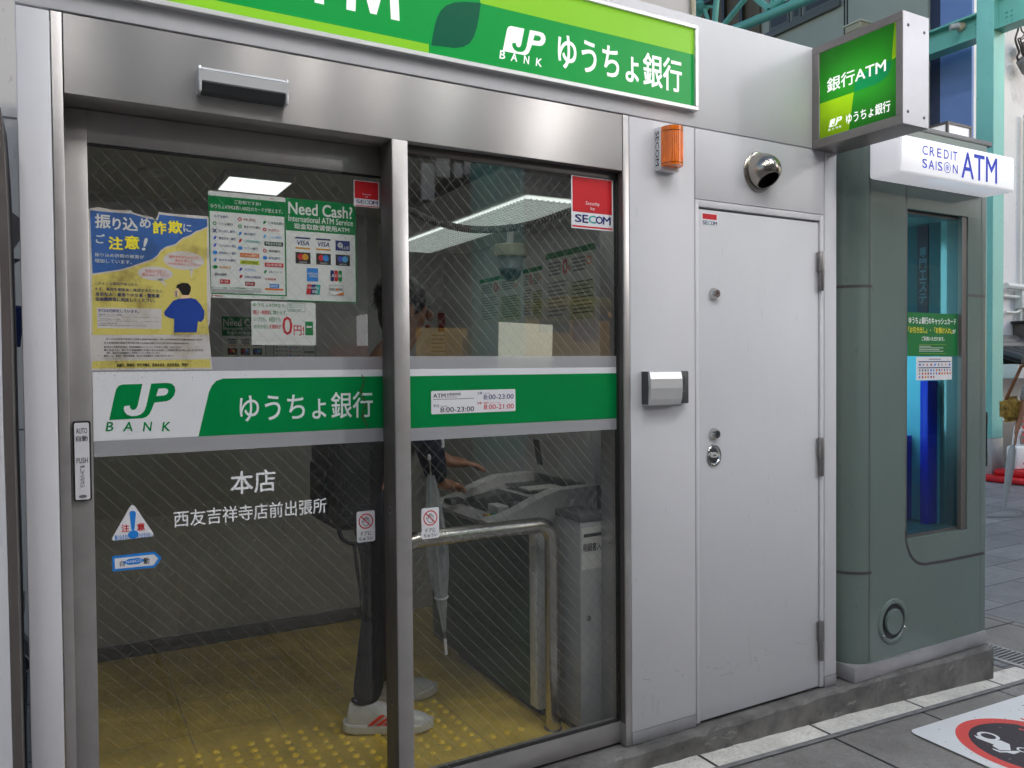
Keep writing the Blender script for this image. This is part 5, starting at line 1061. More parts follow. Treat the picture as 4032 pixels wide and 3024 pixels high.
shoe(user, (.882, .606, 0), (1.150, .462, 0), z0); shoe(user, (1.02, .80, 0), (1.292, .745, 0), z0)
# backpack on the user's back
mb = MB(); bp_ = thing('backpack', 'black backpack hanging low on the back of the person at the cash machine', 'bag', (.90, .62, .91))
bm = bmesh.new(); bmesh.ops.create_cube(bm, size=1)
for v_ in bm.verts: v_.co = Vector((.905+v_.co.x*.20, .63+v_.co.y*.30, 1.165+v_.co.z*.47))
bmesh.ops.bevel(bm, geom=bm.edges[:], offset=.055, segments=4, affect='EDGES', profile=.6); mb.bm(bm, 'bag_black', True); mb.build('body', bp_)
B('front_pocket', bp_, .79, .806, .54, .72, .96, 1.16, 'bag_black', .007)
mb = MB(); mb.tube(curve([(.835, .53, .945), (.85, .51, .90), (.90, .50, .885), (.955, .51, .91), (.975, .52, .96)], 8), .008, 'bag_black', 8); mb.tube(curve([(.885, .50, .888), (.890, .49, .80), (.900, .49, .72), (.905, .49, .63)], 8), [.008-.004*i/24 for i in range(25)], 'bag_black', 8); mb.build('loose_strap', bp_)
for s in (.50, .76):
    mb = MB(); mb.tube(curve([(.99, s, 1.38), (1.04, s-.02*(1 if s < .6 else -1), 1.50), (1.13, s, 1.46), (1.15, s, 1.30), (1.05, s, 1.10)], 8), .014, 'bag_black', 8); mb.build('shoulder_strap', bp_)
# clear umbrella hooked on the forearm
um = thing('clear_umbrella', 'folded clear plastic umbrella hooked over the arm of the person at the cash machine', 'umbrella', (1.18, .42, .52))
m, n, b_ = nodes('clear_plastic'); b_.inputs['Base Color'].default_value = (.62, .68, .70, 1); b_.inputs['Alpha'].default_value = .36; b_.inputs['Roughness'].default_value = .2
t0, t1 = Vector((1.135, .41, 1.155)), Vector((1.205, .45, .50))
mb = MB(); rs = [.012, .022, .030, .033, .034, .032, .027, .020, .013, .006]; k_ = len(rs); cen = [t0.lerp(t1, .06+.88*i/(k_-1)) for i in range(k_)]; n_ = 20; vs = []
ax = (t1-t0).normalized(); ua = ax.orthogonal().normalized(); ub = ax.cross(ua)
for i in range(k_):
    for k in range(n_): a = 2*math.pi*k/n_; r = rs[i]*(1+.22*math.cos(8*a+i*.5)); vs.append(cen[i]+(ua*math.cos(a)+ub*math.sin(a))*r)
mb.add(vs, [(i*n_+k, i*n_+(k+1) % n_, (i+1)*n_+(k+1) % n_, (i+1)*n_+k) for i in range(k_-1) for k in range(n_)], 'clear_plastic', True); mb.build('canopy', um)
mb = MB(); mb.tube([t0-ax*.03, t1+ax*.02], .004, 'chrome', 8); mb.tube([t1-ax*.01, t1+ax*.05], .006, 'sticker_white', 8); mb.build('shaft', um)
mb = MB(); mb.tube([t0-ax*.02]+[t0-ax*(.07)+Vector((0, 0, 0))]+[t0-ax*.07+Vector((.028-.028*math.cos(a), 0, .028*math.sin(a))) for a in [math.pi*i/8 for i in range(1, 10)]], .007, 'sticker_white', 10); mb.build('handle', um)
mb = MB(); mb.tube([cen[7]+(ua*math.cos(2*math.pi*i/16)+ub*math.sin(2*math.pi*i/16))*.024 for i in range(17)], .003, 'sticker_white', 6); mb.build('tie_band', um)
# ------------------------------------------------------------------ green kiosk to the right
kq = thing('atm_kiosk', 'green rounded steel cash machine kiosk with a tall blue window at the right', 'kiosk', (3.3, .7, .18))
K0, K1, KY, KR = 2.830, 3.784, -.030, .115
pts = [(K0, .02+.0)]
def plan(r, x0, x1, y0, y1, n=10):
    P_ = []
    for cx, cyy, a in ((x0+r, y0+r, 180), (x1-.03, y0+.03, 270)):
        rr_ = r if a == 180 else .03
        P_ += [(cx+rr_*math.cos(math.radians(a+90*i/n)), cyy+rr_*math.sin(math.radians(a+90*i/n))) for i in range(n+1)]
    return P_+[(x1, y1), (x0, y1)]
# body skin with the window opening: three stacked prisms round the opening
wx0, wx1, wz0, wz1 = 3.176, 3.616, .735, 2.162
mb = MB(floor(0)); full = plan(KR, K0, K1, KY, 1.6)
mb.prism(full, .243, wz0, 'kiosk_green'); mb.prism(full, wz1, 2.50, 'kiosk_green')
L_ = [q for q in full if q[0] < 3.1][:11]; mb.prism(L_+[(wx0, KY), (wx0, .10), (K0, .10)], wz0, wz1, 'kiosk_green')
mb.prism([(wx1, KY)]+[q for q in full if q[0] > 3.7][:-1]+[(K1, .10), (wx1, .10)], wz0, wz1, 'kiosk_green')
mb.prism([(K0, .1005), (wx0, .1005), (wx0, 1.6), (K0, 1.6)], wz0, wz1, 'kiosk_green'); mb.prism([(wx1+.02, .1005), (K1, .1005), (K1, 1.6), (wx1+.02, 1.6)], wz0, wz1, 'kiosk_green')
body = mb.build('body', kq)
for p_ in body.data.polygons: p_.use_smooth = True
body.data.set_sharp_from_angle(angle=math.radians(30))
B('base_skirt', kq, K0, 3.762, KY-.006, 1.6, .180, .2425, 'base_steel', .0015)
mb = MB(front(KY)); 
for x in (2.929+.0, 3.722): mb.rect(x-.0016, .25, x+.0016, 2.28, 'groove_grey', .0008)
mb.rect(wx0-.009, .765, wx0-.003, 2.255, 'dark_trim', .0009)
gl_ = [(wx0-.006, .775), (wx0-.005, .735), (3.183, .700), (3.200, .668), (3.226, .642), (3.26, .622), (3.30, .612), (3.45, .6085), (3.721, .6075)]
mb.stroke(gl_, .0125, 'groove_grey', .0009); mb.stroke([(3.7235, .6075), (3.752, .6075)], .0125, 'groove_grey', .0009); mb.stroke([(wx1, 1.806), (3.7205, 1.806)], .012, 'groove_grey', .0009); mb.stroke([(3.7235, 1.806), (3.752, 1.806)], .012, 'groove_grey', .0009)
mb.build('seam', kq)
# bands round the left rounded corner
mb = MB()
for z in (.624, 1.819):
    arcp = [(K0+KR+(KR+.0009)*math.cos(math.radians(180+90*i/12)), KY+KR+(KR+.0009)*math.sin(math.radians(180+90*i/12))) for i in range(13)]; arcp = [(K0-.0009, KY+KR+.2)]+arcp
    vs = [];
    for x, y in arcp: vs += [(x, y, z-.006), (x, y, z+.006)]
    mb.add(vs, [(2*i, 2*i+2, 2*i+3, 2*i+1) for i in range(len(arcp)-1)], 'groove_grey')
mb.build('corner_band', kq)
wf = MB(); wf.box(wx1-.040, wx1-.001, KY+.004, KY+.075, wz0+.002, wz1-.002, 'dark_trim', .001); wf.box(wx0+.0005, wx1-.041, KY+.022, KY+.074, wz0+.001, wz0+.012, 'dark_trim', .001); wf.box(wx0+.0005, wx1-.041, KY+.022, KY+.074, wz1-.013, wz1-.001, 'dark_trim', .001); wfo = wf.build('window_frame', kq)
mb = MB(front(KY+.022)); mb.rect(wx0+.001, wz0+.0125, wx1-.0405, wz1-.0135, 'blue_glass'); mb.build('window_glass', wfo)
# interior behind the blue glass
flat('kiosk_blue', (30, 44, 185), .4); flat('shop_board', (40, 62, 66), .5); flat('banner_ink', (84, 94, 100), .5); flat('banner_dark', (60, 30, 38), .5); flat('kiosk_inner', (140, 190, 200), .5); flat('kiosk_navy', (30, 50, 120), .5)
iz = MB(); iz.box(wx0-.06, wx1+.019, .55, .58, wz0, wz1, 'kiosk_inner'); iz.box(3.10, 3.64, KY+.10, .549, .66, wz0-.0005, 'kiosk_inner') ; iz.build('inner_back', kq)
B('blue_pillar', kq, onY(*c6(1614, 1200), .12).x, onY(*c6(1694, 1200), .12).x, .12, .16, wz0+.001, onY(*c6(1614, 790), .12).z, 'kiosk_blue', .002)
B('blue_side', kq, 3.10, onY(*c6(1520, 1500), .25).x, .25, .40, wz0+.001, onY(*c6(1500, 1130), .25).z, 'kiosk_blue', .002)
B('inner_machine', kq, 3.50, 3.615, .30, .5, wz0+.001, 1.05, 'mid_grey', .02); B('inner_ledge', kq, 3.2, 3.6, .30, .54, 1.48, 1.52, 'kiosk_navy', .004)
mb = MB(); q0 = onY(*c6(1540, 1520), .10); mb.lathe((q0.x, .10, q0.z), (0, 0, 1), [(-.03, .02), (0, .03), (.02, .02), (.03, .004)], 'print_lightgreen', 12) if False else None
mat('kiosk_fill_lit', (.8, .95, 1), .4, emit=24)
mb = MB(); mb.tube([(3.23, .33, .80), (3.23, .33, 2.10)], .016, 'kiosk_fill_lit', 8); mb.build('inner_fill_tube', kq)  # added tube, hidden behind the left wall, to brighten the kiosk window
B('inner_side', kq, 3.624, 3.6345, .076, .549, wz0+.001, 1.60, 'kiosk_inner', 0); B('inner_board', kq, 3.622, 3.6345, .076, .549, 1.601, wz1-.001, 'shop_board', 0)
mb = MB(side(3.6215)); mb.prism([(-.22, 1.70), (-.165, 1.70), (-.165, 2.155), (-.22, 2.155)], 0, .004, 'banner_dark'); ib = mb.build('inner_banner', kq)
mb = MB(side(3.6170)); mb.vtext('専門エステ', -.208, 1.78, -.172, 2.06, 'banner_ink', 0, .02); mb.build('banner_lettering', ib)
# round port
pc = onY(*c9(1395, 745), KY); po_ = MB(); po_.lathe((pc.x, KY, pc.z), (0, -1, 0), [(0, .098), (.005, .096), (.008, .090), (.008, .078), (.002, .074)], 'kiosk_green', 40, False); pr = po_.build('vent_port', kq)
mb = MB(front(KY)); mb.ell(pc.x, pc.z, .0735, .0735, 'black', .0005); mb.build('port_gap', pr)
mb = MB(); mb.lathe((pc.x, KY-.001, pc.z), (0, -1, 0), [(0, .055), (.010, .055), (.0125, .052), (.013, .02)], 'kiosk_green', 40); mb.build('port_cap', pr)
for a in (95, 215, 335): mb = MB(); mb.lathe((pc.x+.0845*math.cos(math.radians(a)), KY-.008, pc.z+.0845*math.sin(math.radians(a))), (0, -1, 0), [(0, .005), (.002, .004), (.003, .001)], 'chrome', 10); mb.build('rivet', pr)
# roof edge
B('roof_edge', kq, K0+.42, 3.80, KY-.004, 1.58, 2.501, 2.524, 'mid_grey', .004)
# lit sign box
cs = thing('kiosk_sign', 'glowing white light box sign across the top of the green kiosk', 'sign', (3.33, -.1, 2.257))
SX0, SX1, SY, SZ0, SZ1 = 2.919, 3.728, -.174, 2.257, 2.412
def light_white(nm, e): mat(nm, (.86, .86, .88), .3, var=.02, emit=0); bb = MAT[nm].node_tree.nodes['Principled BSDF']; bb.inputs['Emission Color'].default_value = (.93, .92, 1, 1); bb.inputs['Emission Strength'].default_value = e
light_white('lit_white', .24)
B('light_box', cs, SX0, SX1, SY, KY-.0015, SZ0, SZ1, 'lit_white', .014, 4)
FS = Fit('y', SY); mb = MB(front(SY)); T = lambda s, a, b_, m, bold: mb.text(s, *FS.box(c3(*a), c3(*b_)), m, .0008, bold, res=4)
flat('sign_blue', (20, 60, 205), .4)
x0_, x1_ = 3.060, 3.299
for ch, x, w_ in zip('CREDIT', (0, .20, .41, .60, .80, .86), (.15, .14, .12, .14, .022, .13)): mb.text(ch, x0_+.239*x, 2.345, x0_+.239*(x+w_), 2.382, 'sign_blue', .0008, .012 if ch != 'I' else 0, res=4)
for ch, x, w_ in zip('SAIS', (0, .17, .37, .43), (.13, .16, .022, .13)): mb.text(ch, x0_+.239*x, 2.291, x0_+.239*(x+w_), 2.328, 'sign_blue', .0008, .012 if ch != 'I' else 0, res=4)
mb.ring(x0_+.239*.70, 2.3095, .0235, .0225, .0032, 'sign_blue', .0008); mb.ring(x0_+.239*.70, 2.3095, .0115, .011, .003, 'sign_blue', .0008); mb.ell(x0_+.239*.70, 2.3095, .0045, .0045, 'sign_blue', .0008)
mb.text('N', x0_+.239*.86, 2.291, x0_+.239*1.0, 2.328, 'sign_blue', .0008, .012)
mb.text('ATM', 3.326, 2.280, 3.588, 2.390, 'sign_blue', .0008, .012, res=4); mb.build('lettering', cs)
# notices on the kiosk window
FK = Fit('y', KY+.020)
q = FK.box(c6(1485, 362), c6(1826, 635)); q = (q[0]+.004, q[1], wx1-.042, q[3]); mb = MB(front(KY+.0215)); flat('notice_green', (22, 112, 55), .45); mb.prism([(q[0], q[1]), (q[2], q[1]), (q[2], q[3]), (q[0], q[3])], 0, .0008, 'notice_green'); o = mb.build('green_notice'); tag(o, 'green notice with white and yellow lettering across the kiosk window', 'notice')
mb = MB(front(KY+.0205)); W_, H_ = q[2]-q[0], q[3]-q[1]; U = lambda t: q[0]+W_*t; V = lambda t: q[3]-H_*t
mb.text('ゆうちょ銀行のキャッシュカード', U(.02), V(.26), U(.96), V(.10), 'vinyl_white', .0005, .03); mb.text('「お引き出し」・「お預け入れ」', U(.01), V(.47), U(.88), V(.325), 'print_yellow', .0005, .03); mb.text('が', U(.89), V(.47), U(.95), V(.36), 'vinyl_white', .0005, .03); mb.text('ご利用いただけます。', U(.27), V(.645), U(.72), V(.545), 'vinyl_white', .0005, .03)
for k in range(4): mb.rect(U(.22), V(.775+.038*k), U(.45 if k == 0 else .62+.08*(k % 2)), V(.765+.038*k), 'vinyl_white', .0005)
for t in (.73, .94): mb.rect(U(.22), V(t+.004), U(.76), V(t), 'print_lightgreen', .0005)
mb.build('lettering', o)
q = FK.box(c6(1541, 640), c6(1762, 781)); mb = MB(front(KY+.0195)); mb.prism(rr(*q, .006), 0, .0008, 'sticker_white'); o = mb.build('card_notice'); tag(o, 'small white card brand notice below the green notice on the kiosk window', 'notice')
mb = MB(front(KY+.0186)); W_, H_ = q[2]-q[0], q[3]-q[1]; random.seed(2)
mb.rect(U(.34), V(.12), U(.68), V(.09), 'print_grey', .0004); mb.rect(U(.05), V(.23), U(.86), V(.19), 'print_navy', .0004); mb.rect(U(.87), V(.23), U(.96), V(.19), 'print_navy', .0004); mb.rect(U(.05), V(.49), U(.96), V(.45), 'print_navy', .0004)
cs_ = ['print_navy', 'print_red', 'print_blue', 'print_orange', 'print_grey', 'print_maroon', 'print_purple']
for r_, (z, n_) in enumerate(((.34, 9), (.58, 12), (.72, 12), (.87, 6))):
    for k in range(n_):
        a = .07+(.105 if n_ == 9 else .078)*k; w_ = random.uniform(.012, .028); mb.rect(U(a), V(z+.045), U(a+w_*1.6), V(z-.045), random.choice(cs_), .0004)
mb.build('print', o)

# ------------------------------------------------------------------ floor graphic
FG = lambda x, y: x
gs = thing('floor_sign', 'white floor sticker with a red prohibition ring on the paving before the kiosk', 'floor sign', (3.45, -.75, G(3.45)))
class GP(Plane):
    def __init__(s): s.N = Vector((.04, 0, 1)).normalized()
    def at(s, u, v_, w_=0): return Vector((u, v_, G(u)+w_+.002))
def onG(px, py):
    z = 0
    for i in range(30): q = onZ(px, py, z); z = G(q.x)
    return q
c10 = mk(3500, 2500, .3159); f = lambda a, b_: tuple(onG(*c10(a, b_)))[:2]
ca, cb, cc = f(235, 1205), f(1684, 750), f(1250, 1659)
mb = MB(GP()); A0 = Vector(ca); dx = (Vector(cb)-A0).normalized(); dy = (Vector(cc)-A0).normalized()
Qp = lambda a, b_: tuple(A0+dx*a+dy*b_)
rrp = [Qp(a, b_) for a, b_ in rr(0, 0, 1.25, .90, .035)]
mb.poly(rrp, 'vinyl_white', .0006); mb.build('sheet', gs)
mb = MB(GP()); cx, cyy = None, None
rc = Vector(f(840, 1270)); 
ctr = Vector((rc.x+.215, rc.y-.105)); RR = .222
ctr = Vector(f(1830, 1420)); l_ = (Vector(f(840, 1270))-ctr).length
mb2 = None
flat('floor_red', (222, 84, 80), .5); flat('floor_black', (58, 52, 60), .5)
R0 = l_; mb.ring(ctr.x, ctr.y, R0, R0, R0*.17, 'floor_red', .0012, 64); mb.ell(ctr.x, ctr.y, R0*.835, R0*.835, 'floor_black', .0009, 48)
s = R0*.62; mb.stroke([tuple(ctr+Vector((-.25*R0, .88*R0))), tuple(ctr+Vector((.25*R0, -.88*R0)))], R0*.17, 'floor_red', .0020) if False else None
mb.build('red_ring', gs)
mb = MB(GP()); h = lambda pts: [f(*p) for p in pts]
mb.poly(h([(1058, 1262), (1100, 1300), (1310, 1380), (1290, 1395), (1385, 1450), (1520, 1452), (1505, 1375), (1400, 1330), (1300, 1320), (1180, 1290)]), 'vinyl_white', .0020)
mb.poly(h([(1292, 1425), (1390, 1460), (1600, 1458), (1640, 1470), (1560, 1500), (1470, 1478), (1385, 1478), (1295, 1440)]), 'vinyl_white', .0020)
q1 = f(1240, 1275); r1 = (Vector(f(1105, 1262))-Vector(q1)).length; mb.ring(q1[0], q1[1], r1, r1, r1*.33, 'vinyl_white', .0024, 32); mb.ell(q1[0], q1[1], r1*.55, r1*.55, 'floor_black', .0026, 24)
q1 = f(1680, 1450); mb.ring(q1[0], q1[1], r1*.6, r1*.6, r1*.2, 'vinyl_white', .0024, 24)
mb.poly(h([(1360, 1248), (1420, 1262), (1560, 1478), (1560, 1530), (1495, 1545)]), 'floor_red', .0022) if False else None
mb.build('pictogram', gs)
mb = MB(GP())
for a, b_ in (((1565, 1105), (1690, 1150)), ((1620, 1180), (1700, 1200)), ((1640, 1050), (1720, 1075))): mb.stroke([f(*a), f(*b_)], .014, 'floor_red', .0012)
mb.build('lettering', gs)
mb = MB(GP()); random.seed(8)
for k in range(130):
    a, b_ = random.uniform(.03, .9), random.uniform(.02, .8); p_ = Qp(a, b_); r = random.uniform(.001, .0055); mb.ell(p_[0], p_[1], r*random.uniform(.8, 2.5), r*.5, 'print_grey', .0016, 7)
mb.build('scuffs', gs)
# leaves, chips by the plinth
# drain grating
dr = thing('drain_grating', 'steel drain grating in the paving beside the end of the plinth', 'drain', (4.145, .2, G(4.1)))
B('frame', dr, 4.035, 4.064, -.9, 1.2, G(4.1)-.03, G(4.1)+.009, 'base_steel', .002); B('frame', dr, 4.230, 4.245, -.9, 1.2, G(4.2)-.03, G(4.2)+.009, 'base_steel', .002)
B('channel', dr, 4.0645, 4.2295, -.9, 1.2, G(4.1)-.03, G(4.1)+.0015, 'black', 0)
mb = MB()
for k in range(90): mb.box(4.065, 4.229, -.89+.0232*k, -.881+.0232*k, G(4.1)+.002, G(4.1)+.0085, 'base_steel')
mb.build('bars', dr)
mc = onZ(*c6(2100, 1580), 0); mh = MB(); qa, qb = onZ(*c6(2195, 1620), 0), onZ(*c6(2060, 1545), 0)
mb = MB(floor(G(8)+.004)); cxm, cym = 8.13, 2.50
mb.ring(cxm, cym, .37, .37, .05, 'mid_grey', 0); mb.ell(cxm, cym, .318, .318, 'far_paving', .0005); mb.ring(cxm, cym, .29, .29, .015, 'mid_grey', .001); o = mb.build('manhole_cover'); tag(o, 'round manhole cover in the pale paving beyond the kiosk', 'manhole cover')
# ------------------------------------------------------------------ buildings behind
sb = thing('store_building', 'pale store wall rising behind the white booth', 'building', (1.0, 2.2, 0))
mb = MB(); mb.box(-8, 3.80, 2.02, 2.6, 0, 7, 'store_wall'); mb.build('wall', sb)
B('corner_trim', sb, 3.801, 3.84, 2.0, 2.6, 0, 7, 'plaster_beige', .002)
for z in (1.23, 2.62, 4.0): B('joint', sb, -8, 3.79, 2.0175, 2.0195, z, z+.008, 'mid_grey', 0)
# grey clad building along the side street
gb = thing('grey_building', 'dark grey clad building with a row of windows behind the blade sign', 'building', (11.2, 9, 0))
c16 = mk(2680, 0, .3617); Xg = 11.0
yb = onX(3652, 300, Xg).y
mb = MB(); mb.box(Xg, Xg+5, yb, 30, 0, 14, 'grey_cladding'); mb.build('wall', gb)
mat('window_dark', (.03, .026, .022), .2); mat('window_frame', (.10, .105, .10), .5); mat('brown_panel', (.12, .085, .05), .6, var=.3)
for pxs in (1785, 1816): q = onX(*c16(pxs, 200), Xg); B('joint', gb, Xg-.006, Xg+.004, q.y-.012, q.y+.012, 0, 13, 'groove', 0)
zs = 7.33
ys = [onX(*c16(x_, 200), Xg).y for x_ in (975, 1205, 1335, 1700)]
for y0, y1 in ((ys[1]+.03, ys[0]), (ys[2]+.03, ys[1]-.03), (ys[3], ys[2]-.03)):
    wn = B('window', gb, Xg-.03, Xg+.02, y0, y1, zs, zs+1.5, 'window_frame', 0)
    B('pane', wn, Xg-.034, Xg-.0305, y0+.05, y1-.05, zs+.06, zs+1.44, 'window_dark', 0)
B('sill', gb, Xg-.07, Xg-.031, ys[3]-.1, ys[0]+.1, zs-.12, zs-.004, 'window_frame', .01)
yq = onX(*c16(880, 200), Xg).y; B('brown_wall', gb, Xg-.05, Xg-.001, yq, 13, 5.0, 13, 'brown_panel', 0)
for k in range(6): B('brown_rib', gb, Xg-.12, Xg-.0505, yq+.35+.45*k, yq+.42+.45*k, 5.0, 13, 'window_dark', 0)
# house at the corner with a blue side
hb = thing('corner_house', 'pale house with a blue painted side beyond the teal column', 'building', (13, 5, 0))
y0, y1 = onX(3826, 300, 11.05).y, onX(3702, 300, 11.05).y
flat('wall_blue', (118, 142, 196), .6); flat('wall_navy', (58, 64, 90), .6)
mb = MB(); mb.box(11.1, 24, y0-.0, 4.9, 0, 12, 'house_wall'); mb.build('wall', hb)
B('blue_side', hb, 11.05, 11.099, y0+.0, y1, 3.4, 12, 'wall_blue', 0); B('navy_return', hb, 11.06, 11.099, y1+.001, yb, 3.4, 12, 'wall_navy', 0)
HY = y0-.003
B('dado', hb, 11.11, 24, y0-.04, y0-.001, 0, .66, 'mid_grey', .004)
FH = lambda px, py: onY(px, py, HY)
c17 = mk(3600, 1000, .1953); c18 = mk(3600, 1300, .1953); c19 = mk(3500, 0, .2405)
def pipe(pts, r, m, name='pipe'): mb = MB(); mb.tube(pts, r, m, 8); return mb.build(name, hb)
P_ = lambda q, d=.06: Vector((q.x, HY-d, q.z))
a = P_(FH(*c17(2140, 0))); bq = P_(FH(*c17(2140, 1380))); pipe([Vector((a.x, a.y, a.z+2)), bq], .035, 'paper_white')
a, bq = P_(FH(*c17(1700, 650)), .10), P_(FH(*c17(2400, 730)), .10); pipe([a, bq], .045, 'paper_white')
a, bq, cq, dq = P_(FH(*c17(1700, 850))), P_(FH(*c17(2060, 880))), P_(FH(*c17(2075, 1000))), P_(FH(*c17(2050, 1380))); pipe([a, bq], .022, 'paper_white'); pipe(curve([P_(FH(*c17(1750, 1180))), P_(FH(*c17(1980, 1180))), P_(FH(*c17(2060, 1100))), cq], 6), .02, 'paper_white'); pipe([cq, dq], .02, 'paper_white')
q = P_(FH(*c17(2100, 885))); B('junction_box', hb, q.x-.10, q.x+.10, HY-.11, HY, q.z-.16, q.z+.16, 'paper_white', .01)
# tiled lean-to roof and meter box
q = FH(*c17(1980, 1400)); q2 = FH(*c18(2212, 260)); B('meter_box', hb, q.x, q.x+1.1, HY-.38, HY-.001, q2.z, q.z, 'dark_trim', .012); B('meter_cap', hb, q.x-.05, q.x+1.15, HY-.42, HY-.001, q.z+.001, q.z+.03, 'black', .004)
zr0, zr1 = FH(*c18(1900, 640)).z, FH(*c18(1900, 255)).z; rx0 = 11.2
mb = MB(); 
for k in range(26):
    x = rx0+.25*k; mb.tube([(x, HY-.02, zr1-.05), (x+.02, HY-.62, zr0+.03)], .07, 'dark_grey', 8)
mb.add([(rx0-.1, HY-.01, zr1-.07), (24, HY-.01, zr1-.07), (24, HY-.66, zr0-.02), (rx0-.1, HY-.66, zr0-.02)], [(0, 3, 2, 1)], 'black')
for k in range(3): mb.tube([(rx0-.1, HY-.05-.07*k, zr1+.05-.05*k), (24, HY-.05-.07*k, zr1+.05-.05*k)], .06, 'mid_grey', 8)
mb.build('tiled_eave', hb)
B('eave_board', hb, rx0-.1, 24, HY-.60, HY-.001, zr0-.22, zr0-.03, 'paper_white', .004)
# wires on the column side
wr = thing('cable_bundle', 'tangle of black cables hanging down the pale house wall beside the teal column', 'cable', (11.4, 4.2, 5.0))
for k, pts in enumerate(([(1960, 360), (1975, 520), (1930, 700), (1990, 900), (1960, 1000), (2080, 1250), (2120, 1600), (2180, 1500)], [(1980, 360), (1990, 550), (2060, 650), (1960, 760), (2040, 900), (2090, 1040), (2200, 1180)], [(2000, 360), (2010, 600), (1950, 700), (1900, 720), (1990, 960), (2120, 1260), (2210, 1420)], [(1890, 700), (1960, 900), (2000, 1020)], [(2050, 720), (2180, 800), (2100, 790), (2060, 880)])):
    mb = MB(); mb.tube(curve([P_(FH(*c19(*p)), .12+.03*k) for p in pts], 6), .010 if k else .014, 'black', 6); mb.build('cable', wr)
q = P_(FH(*c19(2080, 850)), .14); mb = MB(); mb.lathe(q, (.2, -1, .1), [(-.05, .10), (.02, .11), (.05, .08)], 'dark_trim', 14); mb.build('coupler', wr)
a, bq = P_(FH(*c19(1990, 1010)), .16), P_(FH(*c19(2100, 1240)), .16); mb = MB(); mb.tube([a, a.lerp(bq, .1), a.lerp(bq, .9), bq], [.05, .09, .085, .05], 'mid_grey', 10); mb.build('splice_box', wr)
# teal steel of the arcade
cl_ = thing('arcade_column', 'teal arcade column with a grey painted foot beyond the kiosk', 'column', (10.55, 3.83, 0))
ya, yb2 = onX(3843, 300, 10.4).y, onX(3912, 300, 10.4).y; xe = onY(3955, 500, yb2).x
mb = MB(); mb.box(10.4, xe, yb2, ya, .52, 9, 'column_paint', .006); mb.build('shaft', cl_)
B('painted_foot', cl_, 10.397, xe+.003, yb2-.003, ya+.003, 0, .519, 'tray_grey', .006)
bmz0, bmz1 = 5.70, 6.02
bmx = 10.44
am = thing('arcade_beam', 'teal arcade beam running through the column above the kiosk sign', 'beam', (bmx+.1, 4.6, bmz0))
def hbeam(y0, y1, z0, z1, nm):
    mb = MB(); mb.box(bmx+.06, bmx+.09, y0, y1, z0+.026, z1-.026, 'teal_paint'); mb.box(bmx-.04, bmx+.19, y0, y1, z0, z0+.025, 'teal_paint'); mb.box(bmx-.04, bmx+.19, y0, y1, z1-.025, z1, 'teal_paint'); return mb.build(nm, am)
hbeam(ya+.002, 7.5, bmz0, bmz1, 'beam'); hbeam(.5, yb2-.002, 5.72, 6.15, 'beam')
mb = MB()
for y in (ya+.06, yb2-.10, yb2-.16):
    for z in (5.80, 5.86, 5.92): mb.lathe((bmx+.06, y, z), (-1, 0, 0), [(0, .016), (.014, .014), (.016, .006)], 'teal_paint', 8)
mb.build('bolts', am)
cc = thing('street_camera', 'small beige bullet camera on the teal beam beside the blade sign', 'camera', (10.4, 4.2, 5.85)); q = onX(*c19(1190, 440), bmx+.05)
mb = MB(); mb.lathe(q, (-1, 0, 0), [(0, .06), (.02, .06), (.05, .035)], 'plaster_beige', 16); mb.build('mount', cc)
a, bq = onX(*c19(1150, 420), bmx-.08), onX(*c19(1000, 450), bmx-.16); mb = MB(); mb.tube([a, a.lerp(bq, .85), bq], [.042, .042, .048], 'tray_grey', 14); mb.build('barrel', cc)
# roof truss of teal tubes
tr = thing('roof_truss', 'teal tubular roof truss above the right end of the booth', 'truss', (8, 5.6, 5.9)); TX = 8.0
pt = lambda x, y, d=0: onX(*c16(x, y), TX+d)
def tb(a, b_, r, nm='strut', ex=1.0): mb = MB(); A_, B_ = pt(*a), pt(*b_); mb.tube([A_, A_+(B_-A_)*ex], r, 'teal_paint', 12); mb.build(nm, tr)
A_, B_ = pt(640, 300), pt(1350, 5); d_ = (B_-A_).normalized(); mb = MB(); mb.tube([A_-d_*1.2, B_+d_*2.5], .062, 'teal_paint', 14); mb.build('bottom_chord', tr)
for a, b_, r in (((370, 260), (392, 0), .042), ((470, 270), (690, 0), .036), ((965, 105), (840, 0), .040), ((975, 90), (1015, 0), .036), ((990, 85), (1110, 0), .034), ((250, 60), (170, 170), .06), ((250, 70), (290, 190), .026), ((250, 60), (340, 75), .02)): tb(a, b_, r, 'strut', 1.25)
q = pt(225, 70); mb = MB(); mb.lathe(q+Vector((0, 0, -.10)), (0, 0, 1), [(0, .02), (.05, .10), (.10, .13), (.16, .09)], 'teal_paint', 16); mb.build('node', tr)
B('bracket', tr, TX-.05, TX+.05, pt(360, 20).y, pt(245, 20).y, pt(300, 45).z, pt(300, -60).z, 'window_dark', 0)
